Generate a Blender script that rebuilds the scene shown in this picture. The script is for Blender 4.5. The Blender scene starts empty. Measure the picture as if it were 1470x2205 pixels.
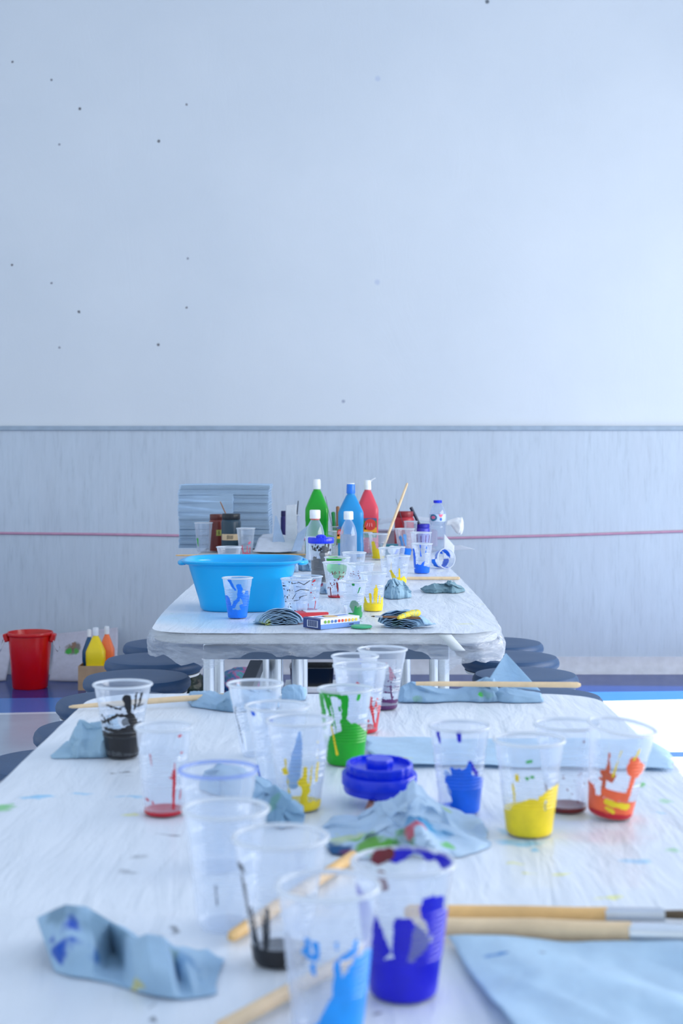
import bpy, math, random
import numpy as np
from mathutils import Vector, noise, Matrix

# ------------------------------------------------------------------ camera, world, lights
SC = bpy.context.scene
COL = SC.collection
PI = math.pi
F, HC, T = 3062.0, 1.09, 0.72          # focal length in pixels of the 1470x2205 frame, eye height, table height

cam_d = bpy.data.cameras.new('camera')
cam = bpy.data.objects.new('camera', cam_d)
COL.objects.link(cam)
cam.location = (0, 0, HC)
cam.rotation_euler = (PI / 2, 0, 0)
cam_d.sensor_fit = 'VERTICAL'
cam_d.sensor_height = 36
cam_d.sensor_width = 24
cam_d.lens = 36 * F / 2205
cam_d.shift_y = -112.5 / 2205
cam_d.clip_start = 0.02
cam_d.dof.use_dof = True
cam_d.dof.focus_distance = 3.35
cam_d.dof.aperture_fstop = 8.0
SC.camera = cam

SC.view_settings.view_transform = 'Standard'
SC.view_settings.look = 'None'
SC.view_settings.gamma = 1
SC.view_settings.exposure = 0.17
SC.cycles.transparent_max_bounces = 32
SC.cycles.max_bounces = 10
SC.cycles.caustics_reflective = False
SC.cycles.caustics_refractive = False

world = bpy.data.worlds.new('daylight')
SC.world = world
world.use_nodes = True
world.node_tree.nodes['Background'].inputs[0].default_value = (0.80, 0.90, 1.0, 1)
world.node_tree.nodes['Background'].inputs[1].default_value = 0.95

def light(name, kind, loc, direction, energy, color, size=None, size_y=None, angle=None):
    d = bpy.data.lights.new(name, kind)
    d.energy = energy
    d.color = color
    if size:
        d.shape = 'RECTANGLE'; d.size = size; d.size_y = size_y
    if angle:
        d.angle = angle
    o = bpy.data.objects.new(name, d)
    COL.objects.link(o)
    o.location = loc
    o.rotation_euler = Vector(direction).to_track_quat('-Z', 'Y').to_euler()
    return o
light('sun', 'SUN', (8, 3, 6), (-1, 0.04, -0.90), 9.0, (1.0, 0.97, 0.93), angle=0.02)
light('window_daylight', 'AREA', (3.92, 3.0, 1.85), (-1, 0.0, -0.30), 190, (0.97, 0.965, 0.97), 5.6, 1.9)

# ------------------------------------------------------------------ helpers
def lin(c):
    return tuple(((v / 255) / 12.92 if v / 255 <= .04045 else ((v / 255 + .055) / 1.055) ** 2.4) for v in c)

def D(y, z=T):
    return F * (HC - z) / (y - 990)

def at(x, y, z=T):
    """the point of the horizontal plane z that the pixel (x, y) shows"""
    d = D(y, z)
    return Vector(((x - 735) * d / F, d, z))

def tag(o, label=None, cat=None, group=None, kind=None):
    if label: o['label'] = label
    if cat: o['category'] = cat
    if group: o['group'] = group
    if kind: o['kind'] = kind
    return o

def empty(name, loc, rz=0, label=None, cat=None, group=None):
    o = bpy.data.objects.new(name, None)
    COL.objects.link(o)
    o.empty_display_size = .05
    o.location = loc
    o.rotation_euler = (0, 0, rz)
    return tag(o, label, cat, group)

class MB:
    """collects shapes for one mesh"""
    def __init__(s):
        s.v = []; s.f = []; s.m = []
    def add(s, v, f, m=0):
        b = len(s.v)
        s.v += [tuple(p) for p in v]
        s.f += [tuple(i + b for i in q) for q in f]
        s.m += [m] * len(f)
        return s
    def box(s, c, d, rot=None, m=0):
        v = []
        for sx, sy, sz in ((-1,-1,-1),(1,-1,-1),(1,1,-1),(-1,1,-1),(-1,-1,1),(1,-1,1),(1,1,1),(-1,1,1)):
            p = Vector((sx * d[0] / 2, sy * d[1] / 2, sz * d[2] / 2))
            if rot is not None: p = rot @ p
            v.append(p + Vector(c))
        return s.add(v, [(0,3,2,1),(4,5,6,7),(0,1,5,4),(1,2,6,5),(2,3,7,6),(3,0,4,7)], m)
    def lathe(s, prof, n=32, c=(0, 0, 0), m=0, rad=None, caps=True, mat=None):
        v = []; f = []
        for (r, z) in prof:
            for k in range(n):
                a = 2 * PI * k / n
                rr = r * (rad(a, z) if rad else 1)
                p = Vector((rr * math.cos(a), rr * math.sin(a), z))
                if mat is not None: p = mat @ p
                v.append(p + Vector(c))
        for i in range(len(prof) - 1):
            for k in range(n):
                k2 = (k + 1) % n
                f.append((i * n + k, i * n + k2, (i + 1) * n + k2, (i + 1) * n + k))
        if caps:
            if prof[0][0] > 1e-6: f.append(tuple(reversed(range(n))))
            if prof[-1][0] > 1e-6: f.append(tuple((len(prof) - 1) * n + k for k in range(n)))
        return s.add(v, f, m)
    def tube(s, pts, rads, n=12, m=0, squash=1.0):
        pts = [Vector(p) for p in pts]
        v = []; f = []
        for i, p in enumerate(pts):
            t = (pts[min(i + 1, len(pts) - 1)] - pts[max(i - 1, 0)]).normalized()
            up = Vector((0, 0, 1)) if abs(t.z) < .9 else Vector((0, 1, 0))
            a = t.cross(up).normalized(); b = a.cross(t).normalized()
            for k in range(n):
                w = 2 * PI * k / n
                v.append(p + a * math.cos(w) * rads[i] + b * math.sin(w) * rads[i] * squash)
        for i in range(len(pts) - 1):
            for k in range(n):
                k2 = (k + 1) % n
                f.append((i * n + k, i * n + k2, (i + 1) * n + k2, (i + 1) * n + k))
        f.append(tuple(reversed(range(n)))); f.append(tuple((len(pts) - 1) * n + k for k in range(n)))
        return s.add(v, f, m)
    def loft(s, secs, n=48, m=0, p=4.0):
        """secs: (half x, half y, z, superellipse power)"""
        v = []; f = []
        for hx, hy, z, pw in secs:
            for k in range(n):
                a = 2 * PI * k / n
                c_, s_ = math.cos(a), math.sin(a)
                v.append((math.copysign(abs(c_) ** (2 / pw), c_) * hx, math.copysign(abs(s_) ** (2 / pw), s_) * hy, z))
        for i in range(len(secs) - 1):
            for k in range(n):
                k2 = (k + 1) % n
                f.append((i * n + k, i * n + k2, (i + 1) * n + k2, (i + 1) * n + k))
        f.append(tuple(reversed(range(n)))); f.append(tuple((len(secs) - 1) * n + k for k in range(n)))
        return s.add(v, f, m)
    def build(s, name, mats, parent=None, loc=None, smooth=35, bevel=None, solid=None):
        me = bpy.data.meshes.new(name)
        me.from_pydata(s.v, [], s.f)
        mats = mats if isinstance(mats, (list, tuple)) else [mats]
        for m in mats: me.materials.append(m)
        if len(mats) > 1: me.polygons.foreach_set('material_index', s.m)
        if smooth:
            me.polygons.foreach_set('use_smooth', [True] * len(s.f))
            if smooth < 180: me.set_sharp_from_angle(angle=math.radians(smooth))
        me.validate(); me.update()
        o = bpy.data.objects.new(name, me)
        COL.objects.link(o)
        if parent: o.parent = parent
        if loc is not None: o.location = loc
        if bevel:
            b = o.modifiers.new('bevel', 'BEVEL'); b.width = bevel; b.segments = 2; b.limit_method = 'ANGLE'; b.angle_limit = .7
        if solid:
            b = o.modifiers.new('solid', 'SOLIDIFY'); b.thickness = solid; b.offset = 0
        return o

# ------------------------------------------------------------------ materials
class NT:
    def __init__(s, name):
        s.mat = bpy.data.materials.new(name); s.mat.use_nodes = True
        s.n = s.mat.node_tree.nodes; s.l = s.mat.node_tree.links
        s.b = s.n['Principled BSDF']; s.out = s.n['Material Output']
    def node(s, t, **k):
        x = s.n.new(t)
        for a, b in k.items():
            if a.startswith('i_'):
                x.inputs[a[2:].replace('_', ' ')].default_value = b
            else: setattr(x, a, b)
        return x
    def link(s, a, b): s.l.new(a, b)
    def coord(s, scale=(1, 1, 1), kind='Object'):
        tc = s.node('ShaderNodeTexCoord'); mp = s.node('ShaderNodeMapping')
        mp.inputs['Scale'].default_value = scale
        s.link(tc.outputs[kind], mp.inputs[0]); return mp.outputs[0]
    def noise(s, vec, scale, detail=3, rough=.5, dist=0):
        x = s.node('ShaderNodeTexNoise'); x.inputs['Scale'].default_value = scale
        x.inputs['Detail'].default_value = detail; x.inputs['Roughness'].default_value = rough
        x.inputs['Distortion'].default_value = dist
        s.link(vec, x.inputs['Vector']); return x.outputs[0]
    def ramp(s, fac, stops):
        x = s.node('ShaderNodeValToRGB'); e = x.color_ramp.elements
        while len(e) < len(stops): e.new(.5)
        for i, (p, c) in enumerate(stops):
            e[i].position = p; e[i].color = (*c, 1) if len(c) == 3 else c
        s.link(fac, x.inputs[0]); return x.outputs[0]
    def mixc(s, fac, a, b):
        x = s.node('ShaderNodeMix', data_type='RGBA')
        for sock, val in ((x.inputs[0], fac), (x.inputs[6], a), (x.inputs[7], b)):
            if isinstance(val, (int, float)): sock.default_value = val
            elif isinstance(val, tuple): sock.default_value = (*val, 1)
            else: s.link(val, sock)
        return x.outputs[2]
    def math(s, op, a, b=None, clamp=False):
        x = s.node('ShaderNodeMath', operation=op, use_clamp=clamp)
        for i, val in enumerate((a, b)):
            if val is None: continue
            if isinstance(val, (int, float)): x.inputs[i].default_value = val
            else: s.link(val, x.inputs[i])
        return x.outputs[0]
    def bump(s, h, strength, dist=.01, prev=None):
        x = s.node('ShaderNodeBump'); x.inputs['Strength'].default_value = strength
        x.inputs['Distance'].default_value = dist
        s.link(h, x.inputs['Height'])
        if prev is not None: s.link(prev, x.inputs['Normal'])
        return x.outputs[0]
    def spots(s, base, spots, warp=.02, wscale=30, soft=.35):
        """marks of paint and painted-in shade: (x, y, z, radius, colour, stretch x, stretch y) in the object's own coordinates"""
        tc = s.node('ShaderNodeTexCoord')
        nz = s.node('ShaderNodeTexNoise'); nz.inputs['Scale'].default_value = wscale
        nz.inputs['Detail'].default_value = 3
        s.link(tc.outputs['Object'], nz.inputs['Vector'])
        sub = s.node('ShaderNodeVectorMath', operation='SUBTRACT'); s.link(nz.outputs[1], sub.inputs[0]); sub.inputs[1].default_value = (.5, .5, .5)
        sc = s.node('ShaderNodeVectorMath', operation='SCALE'); s.link(sub.outputs[0], sc.inputs[0]); sc.inputs['Scale'].default_value = warp
        ad = s.node('ShaderNodeVectorMath', operation='ADD'); s.link(tc.outputs['Object'], ad.inputs[0]); s.link(sc.outputs[0], ad.inputs[1])
        col = base
        for sp in spots:
            x, y, z, r, c = sp[:5]
            sx, sy = (sp[5], sp[6]) if len(sp) > 6 else (1, 1)
            q = s.node('ShaderNodeVectorMath', operation='SUBTRACT'); s.link(ad.outputs[0], q.inputs[0]); q.inputs[1].default_value = (x, y, z)
            w = s.node('ShaderNodeVectorMath', operation='MULTIPLY'); s.link(q.outputs[0], w.inputs[0]); w.inputs[1].default_value = (1 / sx, 1 / sy, 1)
            ln = s.node('ShaderNodeVectorMath', operation='LENGTH'); s.link(w.outputs[0], ln.inputs[0])
            mr = s.node('ShaderNodeMapRange'); s.link(ln.outputs['Value'], mr.inputs[0])
            mr.inputs[1].default_value = r * (1 - soft); mr.inputs[2].default_value = r
            mr.inputs[3].default_value = sp[7] if len(sp) > 7 else .9; mr.inputs[4].default_value = 0
            col = s.mixc(mr.outputs[0], col, lin(c))
        return col
    def put(s, color=None, rough=None, normal=None, **k):
        for name, val in (('Base Color', color), ('Roughness', rough), ('Normal', normal), *((a.replace('_', ' '), b) for a, b in k.items())):
            if val is None: continue
            if isinstance(val, (int, float)): s.b.inputs[name].default_value = val
            elif isinstance(val, tuple): s.b.inputs[name].default_value = (*val, 1)
            else: s.link(val, s.b.inputs[name])
        return s.mat

def solid_mat(name, c, rough=.45, metal=0, var=.08, scale=25, bump=.05, **k):
    m = NT(name)
    v = m.coord()
    n = m.noise(v, scale, 3)
    b = lin(c)
    col = m.ramp(n, [(.3, tuple(x * (1 - var) for x in b)), (.7, tuple(min(1, x * (1 + var)) for x in b))])
    nm = m.bump(m.noise(v, scale * 6, 2), bump, .002)
    return m.put(col, rough, nm, Metallic=metal, **k)

def plastic(name, tint=(235, 243, 255), body=.22, edge=.4, gloss=.13, trans=.6, streak=0.0, ribs=0.0):
    """thin see-through plastic: clear, milky and glossy at once"""
    m = NT(name); m.n.remove(m.b)
    tr = m.node('ShaderNodeBsdfTransparent'); tr.inputs[0].default_value = (*lin((246, 250, 255)), 1)
    df = m.node('ShaderNodeBsdfDiffuse'); df.inputs[0].default_value = (*lin(tint), 1)
    tl = m.node('ShaderNodeBsdfTranslucent'); tl.inputs[0].default_value = (*lin(tint), 1)
    gl = m.node('ShaderNodeBsdfGlossy'); gl.inputs['Roughness'].default_value = gloss
    milky = m.node('ShaderNodeMixShader'); milky.inputs[0].default_value = trans
    m.link(df.outputs[0], milky.inputs[1]); m.link(tl.outputs[0], milky.inputs[2])
    lw = m.node('ShaderNodeLayerWeight'); lw.inputs[0].default_value = .35
    fac = m.math('MULTIPLY_ADD', lw.outputs['Facing'], edge)
    fac.node.inputs[2].default_value = body
    if streak:
        v = m.coord((1, 1, 1))
        n = m.noise(m.coord((.5, .5, 2.2)), 16, 4, .6, .8)
        r = m.ramp(n, [(.40, (0, 0, 0)), (.75, (1, 1, 1))])
        fac = m.math('ADD', fac, m.math('MULTIPLY', r, streak), clamp=True)
        nm = m.bump(m.noise(m.coord((.6, .6, 1.6)), 34, 4, .6, 1.0), .8, .012)
        for q in (gl,): m.link(nm, q.inputs['Normal'])
    mx = m.node('ShaderNodeMixShader'); m.link(fac, mx.inputs[0])
    m.link(tr.outputs[0], mx.inputs[1]); m.link(milky.outputs[0], mx.inputs[2])
    lf = m.node('ShaderNodeLayerWeight'); lf.inputs[0].default_value = .5
    fr = m.math('MULTIPLY_ADD', m.math('POWER', lf.outputs['Facing'], 4.0), .45); fr.node.inputs[2].default_value = .065
    m2 = m.node('ShaderNodeMixShader'); m.link(fr, m2.inputs[0])
    m.link(mx.outputs[0], m2.inputs[1]); m.link(gl.outputs[0], m2.inputs[2])
    m.link(m2.outputs[0], m.out.inputs[0])
    return m.mat

def paint_mat(name, c, rough=.35):
    m = NT(name); b = lin(c)
    v = m.coord()
    n = m.noise(v, 60, 3, .6)
    col = m.ramp(n, [(.3, tuple(x * .88 for x in b)), (.7, tuple(min(1, x * 1.1) for x in b))])
    return m.put(col, rough, m.bump(n, .3, .001))

PAINT = {k: paint_mat('paint_' + k, c) for k, c in dict(
    blue=(6, 120, 240), indigo=(16, 10, 205), cobalt=(6, 105, 238), sky=(20, 150, 240), black=(22, 22, 28), grey=(70, 76, 84), red=(196, 20, 44),
    darkred=(130, 22, 36), maroon=(110, 28, 36), yellow=(246, 216, 30), ochre=(236, 196, 70), green=(10, 168, 28), darkgreen=(14, 140, 70),
    orange=(246, 106, 62), rust=(214, 96, 60), purple=(84, 30, 92), pink=(214, 100, 130), paleblue=(110, 170, 235), brown=(110, 60, 40), palegreen=(110, 205, 130)).items()}
CUP = plastic('cup_plastic', body=.19, edge=.42, gloss=.09)
CUPRIM = plastic('cup_rim_plastic', (245, 250, 255), body=.85, edge=.15, gloss=.1)
CUPRIML = plastic('lilac_rim_plastic', (170, 195, 255), body=.42, edge=.4, gloss=.1)
FILM = plastic('plastic_film', (235, 242, 252), body=.14, edge=.34, gloss=.13, trans=.55, streak=.65)
BOTTLE = plastic('clear_bottle_plastic', (215, 232, 255), body=.14, edge=.5, gloss=.06)
WOOD = None
def wood(name, c=(236, 208, 168), spots=()):
    m = NT(name); b = lin(c)
    v = m.coord((1, 1, 1), 'Object')
    n = m.noise(v, 9, 5, .6, 1.2)
    col = m.ramp(n, [(.3, tuple(x * .8 for x in b)), (.7, tuple(min(1, x * 1.15) for x in b))])
    return m.put(col, .5, m.bump(m.noise(v, 120, 2), .1, .001))
WOOD = wood('pale_wood'); WOOD2 = wood('ochre_wood', (236, 192, 128)); WOOD3 = wood('dark_wood', (150, 104, 70))
STEEL = solid_mat('brushed_steel', (200, 206, 214), .3, 1, .04)
WHITEP = solid_mat('white_plastic', (238, 243, 250), .35)
BLUEP = solid_mat('blue_lid_plastic', (14, 50, 225), .25, bump=.1)
NAVY = solid_mat('navy_plastic', (22, 40, 70), .4)
TEXT = {}
def flat(c, rough=.5):
    k = (c, rough)
    if k not in TEXT: TEXT[k] = solid_mat('colour_%02x%02x%02x' % c, c, rough)
    return TEXT[k]

def paper_mat(name, c=(184, 215, 242), spots=(), bump=.35, soft=.4):
    m = NT(name); b = lin(c)
    v = m.coord()
    n = m.noise(v, 35, 4, .6)
    base = m.ramp(n, [(.3, tuple(x * .93 for x in b)), (.7, tuple(min(1, x * 1.05) for x in b))])
    if spots: base = m.spots(base, spots, .03, 45, soft)
    nm = m.bump(m.noise(v, 500, 2), bump * .6, .0006)
    nm = m.bump(m.noise(v, 40, 4, .6, 1.0), bump, .004, nm)
    mat = m.put(base, .85, nm)
    tl = m.node('ShaderNodeBsdfTranslucent'); m.link(base, tl.inputs[0])
    mx = m.node('ShaderNodeMixShader'); mx.inputs[0].default_value = .25
    m.link(m.b.outputs[0], mx.inputs[1]); m.link(tl.outputs[0], mx.inputs[2]); m.link(mx.outputs[0], m.out.inputs[0])
    return mat

# ------------------------------------------------------------------ the room
YW = 7.26
def struct(o): o['kind'] = 'structure'; return o

m = NT('plaster')
v = m.coord()
base = m.ramp(m.noise(v, 1.1, 4, .6), [(.3, lin((200, 209, 219))), (.7, lin((207, 215, 224)))])
marks = [(171, 233, 5, (60, 60, 70)), (341, 303, 5, (80, 80, 88)), (26, 132, 4, (90, 90, 100)), (110, 171, 4, (110, 112, 125)), (401, 224, 4, (110, 110, 120)),
         (169, 671, 5, (60, 60, 70)), (340, 742, 5, (80, 80, 88)), (25, 570, 4, (90, 90, 100)), (110, 609, 4, (110, 112, 125)), (401, 662, 4, (110, 110, 120)),
         (739, 864, 6, (150, 160, 180)), (127, 310, 4, (130, 135, 150)), (404, 556, 4, (130, 135, 150)), (127, 748, 4, (130, 135, 150)), (1049, 2, 7, (70, 80, 90)), (813, 168, 9, (180, 192, 214), 1, .45), (812, 607, 9, (180, 192, 214), 1, .45)]
sp = []
for q in marks:
    z = HC + (990 - q[1]) * YW / F
    s_ = [(q[0] - 735) * YW / F, YW + .01, z, q[2] * .0021, q[3]]
    if len(q) > 4: s_ += [1, 1, .8]
    sp.append(tuple(s_))
base = m.spots(base, sp, .006, 90, .6)
nm = m.bump(m.noise(v, 160, 3), .12, .002)
nm = m.bump(m.noise(m.coord((1, 1, .55)), 3.2, 5, .6, 2.2), .10, .02, nm)
PLASTER = m.put(base, .55, nm)
struct(MB().box((0, YW + .06, 2.0), (9.0, .1, 4.4)).build('wall_back', PLASTER, smooth=0)).data
mm = NT('plain_plaster'); PLAIN = mm.put(mm.ramp(mm.noise(mm.coord(), 3), [(.3, lin((214, 222, 232))), (.7, lin((224, 230, 238)))]), .6)
rw = MB()
rw.box((4.1, 2.6, .45), (.2, 9.4, .9)); rw.box((4.1, 2.6, 3.5), (.2, 9.4, 1.4)); rw.box((4.1, 7.05, 1.85), (.2, .5, 1.9)); rw.box((4.1, -1.2, 1.85), (.2, 1.8, 1.9))
struct(rw.build('wall_right', PLAIN, smooth=0))
for i in range(3):
    w = MB(); y0 = -.3 + i * 2.37; 
    for yy in (y0 + .03, y0 + 2.34): w.box((4.08, yy, 1.85), (.06, .06, 1.9))
    for zz in (.93, 2.77): w.box((4.08, y0 + 1.185, zz), (.06, 2.25, .06))
    struct(w.build('window_%d' % (i + 1), STEEL, smooth=0))
struct(MB().box((-.2, 2.6, 4.25), (8.8, 9.4, .1)).build('ceiling', PLAIN, smooth=0))

# vinyl dado with vertical streaks, its cap rail, the red cable-like line and the coved skirting
ZD = HC + (990 - 918) * YW / F
m = NT('streaked_vinyl')
n1 = m.noise(m.coord((1, 1, .11)), 60, 5, .65, .2)
n2 = m.noise(m.coord((1, 1, .25)), 9, 4, .6)
c1 = m.ramp(n1, [(.30, lin((172, 186, 201))), (.46, lin((183, 197, 212))), (.75, lin((190, 203, 218)))])
c = m.mixc(m.ramp(n2, [(.35, (0, 0, 0)), (.7, (.35, .35, .35))]), c1, lin((176, 186, 200)))
VINYL = m.put(c, .38, m.bump(n1, .06, .003))
struct(MB().box((0, YW + .004, ZD / 2), (9.0, .012, ZD)).build('trim_1', VINYL, smooth=0))
CAPR = solid_mat('dado_cap', (150, 168, 186), .45)
struct(MB().box((0, YW - .003, ZD - .010), (9.0, .018, .024)).build('trim_2', CAPR, smooth=0, bevel=.004))
b = MB()
pts = []
for x, y in ((-900, 1132), (0, 1148), (200, 1150), (380, 1153), (700, 1162), (990, 1158), (1200, 1153), (1470, 1144), (2400, 1118)):
    pts.append(((x - 735) * YW / F, YW - .006, HC + (990 - y) * YW / F))
b.tube(pts, [.0066] * len(pts), 8, squash=1)
struct(b.build('trim_3', solid_mat('red_line', (186, 142, 168), .5)))
b = MB()
pr = [(.0, .085), (.006, .085), (.010, .05), (.022, .018), (.045, .004), (.045, .0)]
vv = []; ff = []
for x in (-4.5, 4.0):
    for yy, zz in pr: vv.append((x, YW - yy, zz))
n = len(pr)
for i in range(n - 1): ff.append((i, i + 1, n + i + 1, n + i))
b.add(vv, ff)
struct(b.build('baseboard_back', solid_mat('skirting_vinyl', (188, 192, 202), .4), smooth=60))

# sports floor
m = NT('sports_floor')
tc = m.node('ShaderNodeTexCoord'); sx = m.node('ShaderNodeSeparateXYZ'); m.link(tc.outputs['Object'], sx.inputs[0])
# bands are slightly skewed to the wall
def band(y_at0, slope):
    q = m.math('SUBTRACT', sx.outputs[1], m.math('MULTIPLY', sx.outputs[0], slope))
    return m.math('SUBTRACT', q, y_at0)
pale = m.ramp(m.noise(m.coord(), 3, 4), [(.3, lin((172, 182, 198))), (.7, lin((182, 192, 207)))])
col = pale
g = lambda y0, s: m.math('GREATER_THAN', band(y0, s), 0)
col = m.mixc(g(6.25, .115), col, lin((226, 232, 240)))
col = m.mixc(g(6.29, .115), col, lin((36, 112, 190)))
col = m.mixc(g(6.60, .065), col, lin((5, 50, 122)))
l1 = m.math('MULTIPLY', g(5.22, 0), m.math('SUBTRACT', 1, g(5.30, 0)))
l1 = m.math('MULTIPLY', l1, m.math('GREATER_THAN', sx.outputs[0], .9))
col = m.mixc(l1, col, lin((60, 100, 170)))
FLOOR = m.put(col, m.math('MULTIPLY_ADD', m.noise(m.coord(), 6, 4), .10), m.bump(m.noise(m.coord(), 14, 3), .03, .004))
for x in m.n:
    if x.type == 'MATH' and x.operation == 'MULTIPLY_ADD': x.inputs[2].default_value = .10
m.b.inputs['Specular IOR Level'].default_value = .10
struct(MB().box((-.2, 2.6, -.05), (8.8, 9.4, .1)).build('floor', FLOOR, smooth=0))

# ------------------------------------------------------------------ tables, covers, stools
def warp(v, c):
    """the second table narrows a little towards its near end"""
    out = []
    for p in v:
        Y = p[1] + c[1]
        k = 1 - .085 * math.exp(-max(0, Y - 3.04) / .33)
        out.append((p[0] * k, p[1], p[2]))
    return out
def round_rect(x0, x1, y0, y1, r, step=.02, rb=None):
    """points and outward normals counter-clockwise; r at the front corners, rb at the back ones"""
    rb = r if rb is None else rb
    out = []
    def seg(a, b_, nrm):
        L = (Vector(b_) - Vector(a)).length; n = max(1, int(L / step))
        for i in range(n):
            t = i / n; out.append((a[0] + (b_[0] - a[0]) * t, a[1] + (b_[1] - a[1]) * t, nrm[0], nrm[1]))
    def arc(cx, cy, a0, rr):
        n = max(2, int(rr * PI / 2 / step))
        for i in range(n):
            a = a0 + PI / 2 * i / n; out.append((cx + math.cos(a) * rr, cy + math.sin(a) * rr, math.cos(a), math.sin(a)))
    seg((x0 + r, y0), (x1 - r, y0), (0, -1)); arc(x1 - r, y0 + r, -PI / 2, r)
    seg((x1, y0 + r), (x1, y1 - rb), (1, 0)); arc(x1 - rb, y1 - rb, 0, rb)
    seg((x1 - rb, y1), (x0 + rb, y1), (0, 1)); arc(x0 + rb, y1 - rb, PI / 2, rb)
    seg((x0, y1 - rb), (x0, y0 + r), (-1, 0)); arc(x0 + r, y0 + r, PI, r)
    return out

def table(x0, x1, y0, y1, r, label, group, legs, bars=(), fold=None, edge=(196, 198, 196)):
    cx, cy = (x0 + x1) / 2, (y0 + y1) / 2
    root = empty('folding_table', (cx, cy, 0), 0, label, 'table', group)
    halves = [(y0, y1)] if not fold else [(y0, fold - .004), (fold + .004, y1)]
    for a, b_ in halves:
        rim = round_rect(x0 + .004, x1 - .004, a + .003, b_ - .003, r if a == y0 else .012, rb=(r if b_ == y1 else .012))
        n = len(rim); v = []; f = []
        for k, (off, z) in enumerate(((-.004, T - .0045 - (.005 if fold else 0)), (0, T - .0085 - (.005 if fold else 0)), (0, T - .022), (-.004, T - .025))):
            for (x, y, nx, ny) in rim: v.append((x + nx * off - cx, y + ny * off - cy, z))
        for k in range(3):
            for i in range(n): f.append((k * n + i, (k + 1) * n + i, (k + 1) * n + (i + 1) % n, k * n + (i + 1) % n))
        f.append(tuple(range(n))); f.append(tuple(3 * n + i for i in reversed(range(n))))
        if y0 > 3 and y0 < 4: v = warp(v, (cx, cy))
        MB().add(v, f).build('tabletop', TOPM, root, smooth=40)
    for (lx, ly, rr) in legs:
        MB().lathe([(rr, .02), (rr, T - .026)], 20, (lx - cx, ly - cy, 0)).lathe([(rr * 1.35, 0), (rr * 1.35, .02)], 20, (lx - cx, ly - cy, 0), m=1).build('leg', [STEELW, NAVY], root)
    for (c_, d_, mt) in bars:
        MB().box((c_[0] - cx, c_[1] - cy, c_[2]), d_).build('crossbar', mt, root, smooth=0, bevel=.003)
    return root
TOPM = solid_mat('laminate', (206, 206, 204), .5, var=.03)
STEELW = solid_mat('pale_steel_tube', (214, 222, 230), .25, .75, .03)
FRAME = solid_mat('blue_grey_frame', (92, 112, 138), .45)
FRAMED = solid_mat('dark_frame', (62, 72, 88), .5)

T2 = (-.443, .373, 3.04, 5.24); T1 = (-.392, .400, .16, 2.255); T3 = (-.578, .400, 5.30, 6.25)
table(*T2, .10, 'long folding table behind the near one, carrying the blue tub', 'folding tables in a row',
      [(-.305, 3.27, .013), (-.305, 3.55, .013), (.235, 3.27, .013), (.235, 3.62, .012), (-.20, 4.35, .022), (-.135, 4.35, .018), (-.13, 4.8, .016)],
      [((-.035, 3.262, .650), (.56, .03, .032), FRAME), ((-.07, 4.2, .560), (.30, .05, .06), FRAMED), ((-.035, 4.2, .66), (.06, 1.8, .04), FRAMED),
       ((-.035, 5.02, .65), (.56, .03, .032), FRAME), ((-.26, 3.9, .46), (.04, .9, .035), FRAMED)])
table(*T1, .08, 'nearest folding table under a wrinkled plastic cover, topped with many paint cups', 'folding tables in a row',
      [(-.30, .40, .013), (.30, .40, .013), (-.30, 1.95, .013), (.30, 1.95, .013)],
      [((0, .42, .65), (.56, .03, .04), FRAME), ((0, 1.93, .65), (.56, .03, .04), FRAME)], fold=1.19)
table(*T3, .03, 'farthest table close to the wall, with the paper stack and tall paint bottles', 'folding tables in a row',
      [(-.30, 5.55, .02), (.25, 5.55, .02), (-.30, 6.05, .02), (.25, 6.05, .02)],
      [((-.02, 5.8, .66), (.5, .5, .03), FRAME)])

def film_mat(name, spots, fold=None, seed=0):
    m = NT(name)
    v = m.coord((1, 1, 1))
    base = m.ramp(m.noise(v, 5, 3), [(.3, lin((222, 230, 240))), (.7, lin((230, 237, 246)))])
    base = m.spots(base, spots, .035, 38, .55)
    # wrinkles running mostly along the table, a few crossing them
    rot = m.node('ShaderNodeMapping'); rot.inputs['Rotation'].default_value = (0, 0, .55); rot.inputs['Scale'].default_value = (1, .2, 1); m.link(v, rot.inputs[0])
    n1 = m.noise(rot.outputs[0], 20, 4, .55, .8)
    rot2 = m.node('ShaderNodeMapping'); rot2.inputs['Rotation'].default_value = (0, 0, -.75); rot2.inputs['Scale'].default_value = (1, .16, 1); m.link(v, rot2.inputs[0])
    n2 = m.noise(rot2.outputs[0], 34, 4, .55, .8)
    vo = m.node('ShaderNodeTexVoronoi', feature='DISTANCE_TO_EDGE'); vo.inputs['Scale'].default_value = 9; m.link(rot.outputs[0], vo.inputs['Vector'])
    cr = m.math('MINIMUM', vo.outputs['Distance'], .12)
    nm = m.bump(n1, .45, .011); nm = m.bump(n2, .30, .009, nm); nm = m.bump(cr, .22, .02, nm)
    m.b.inputs['Coat Weight'].default_value = .25
    m.b.inputs['Coat Roughness'].default_value = .2
    return m.put(base, .42, nm)

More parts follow.
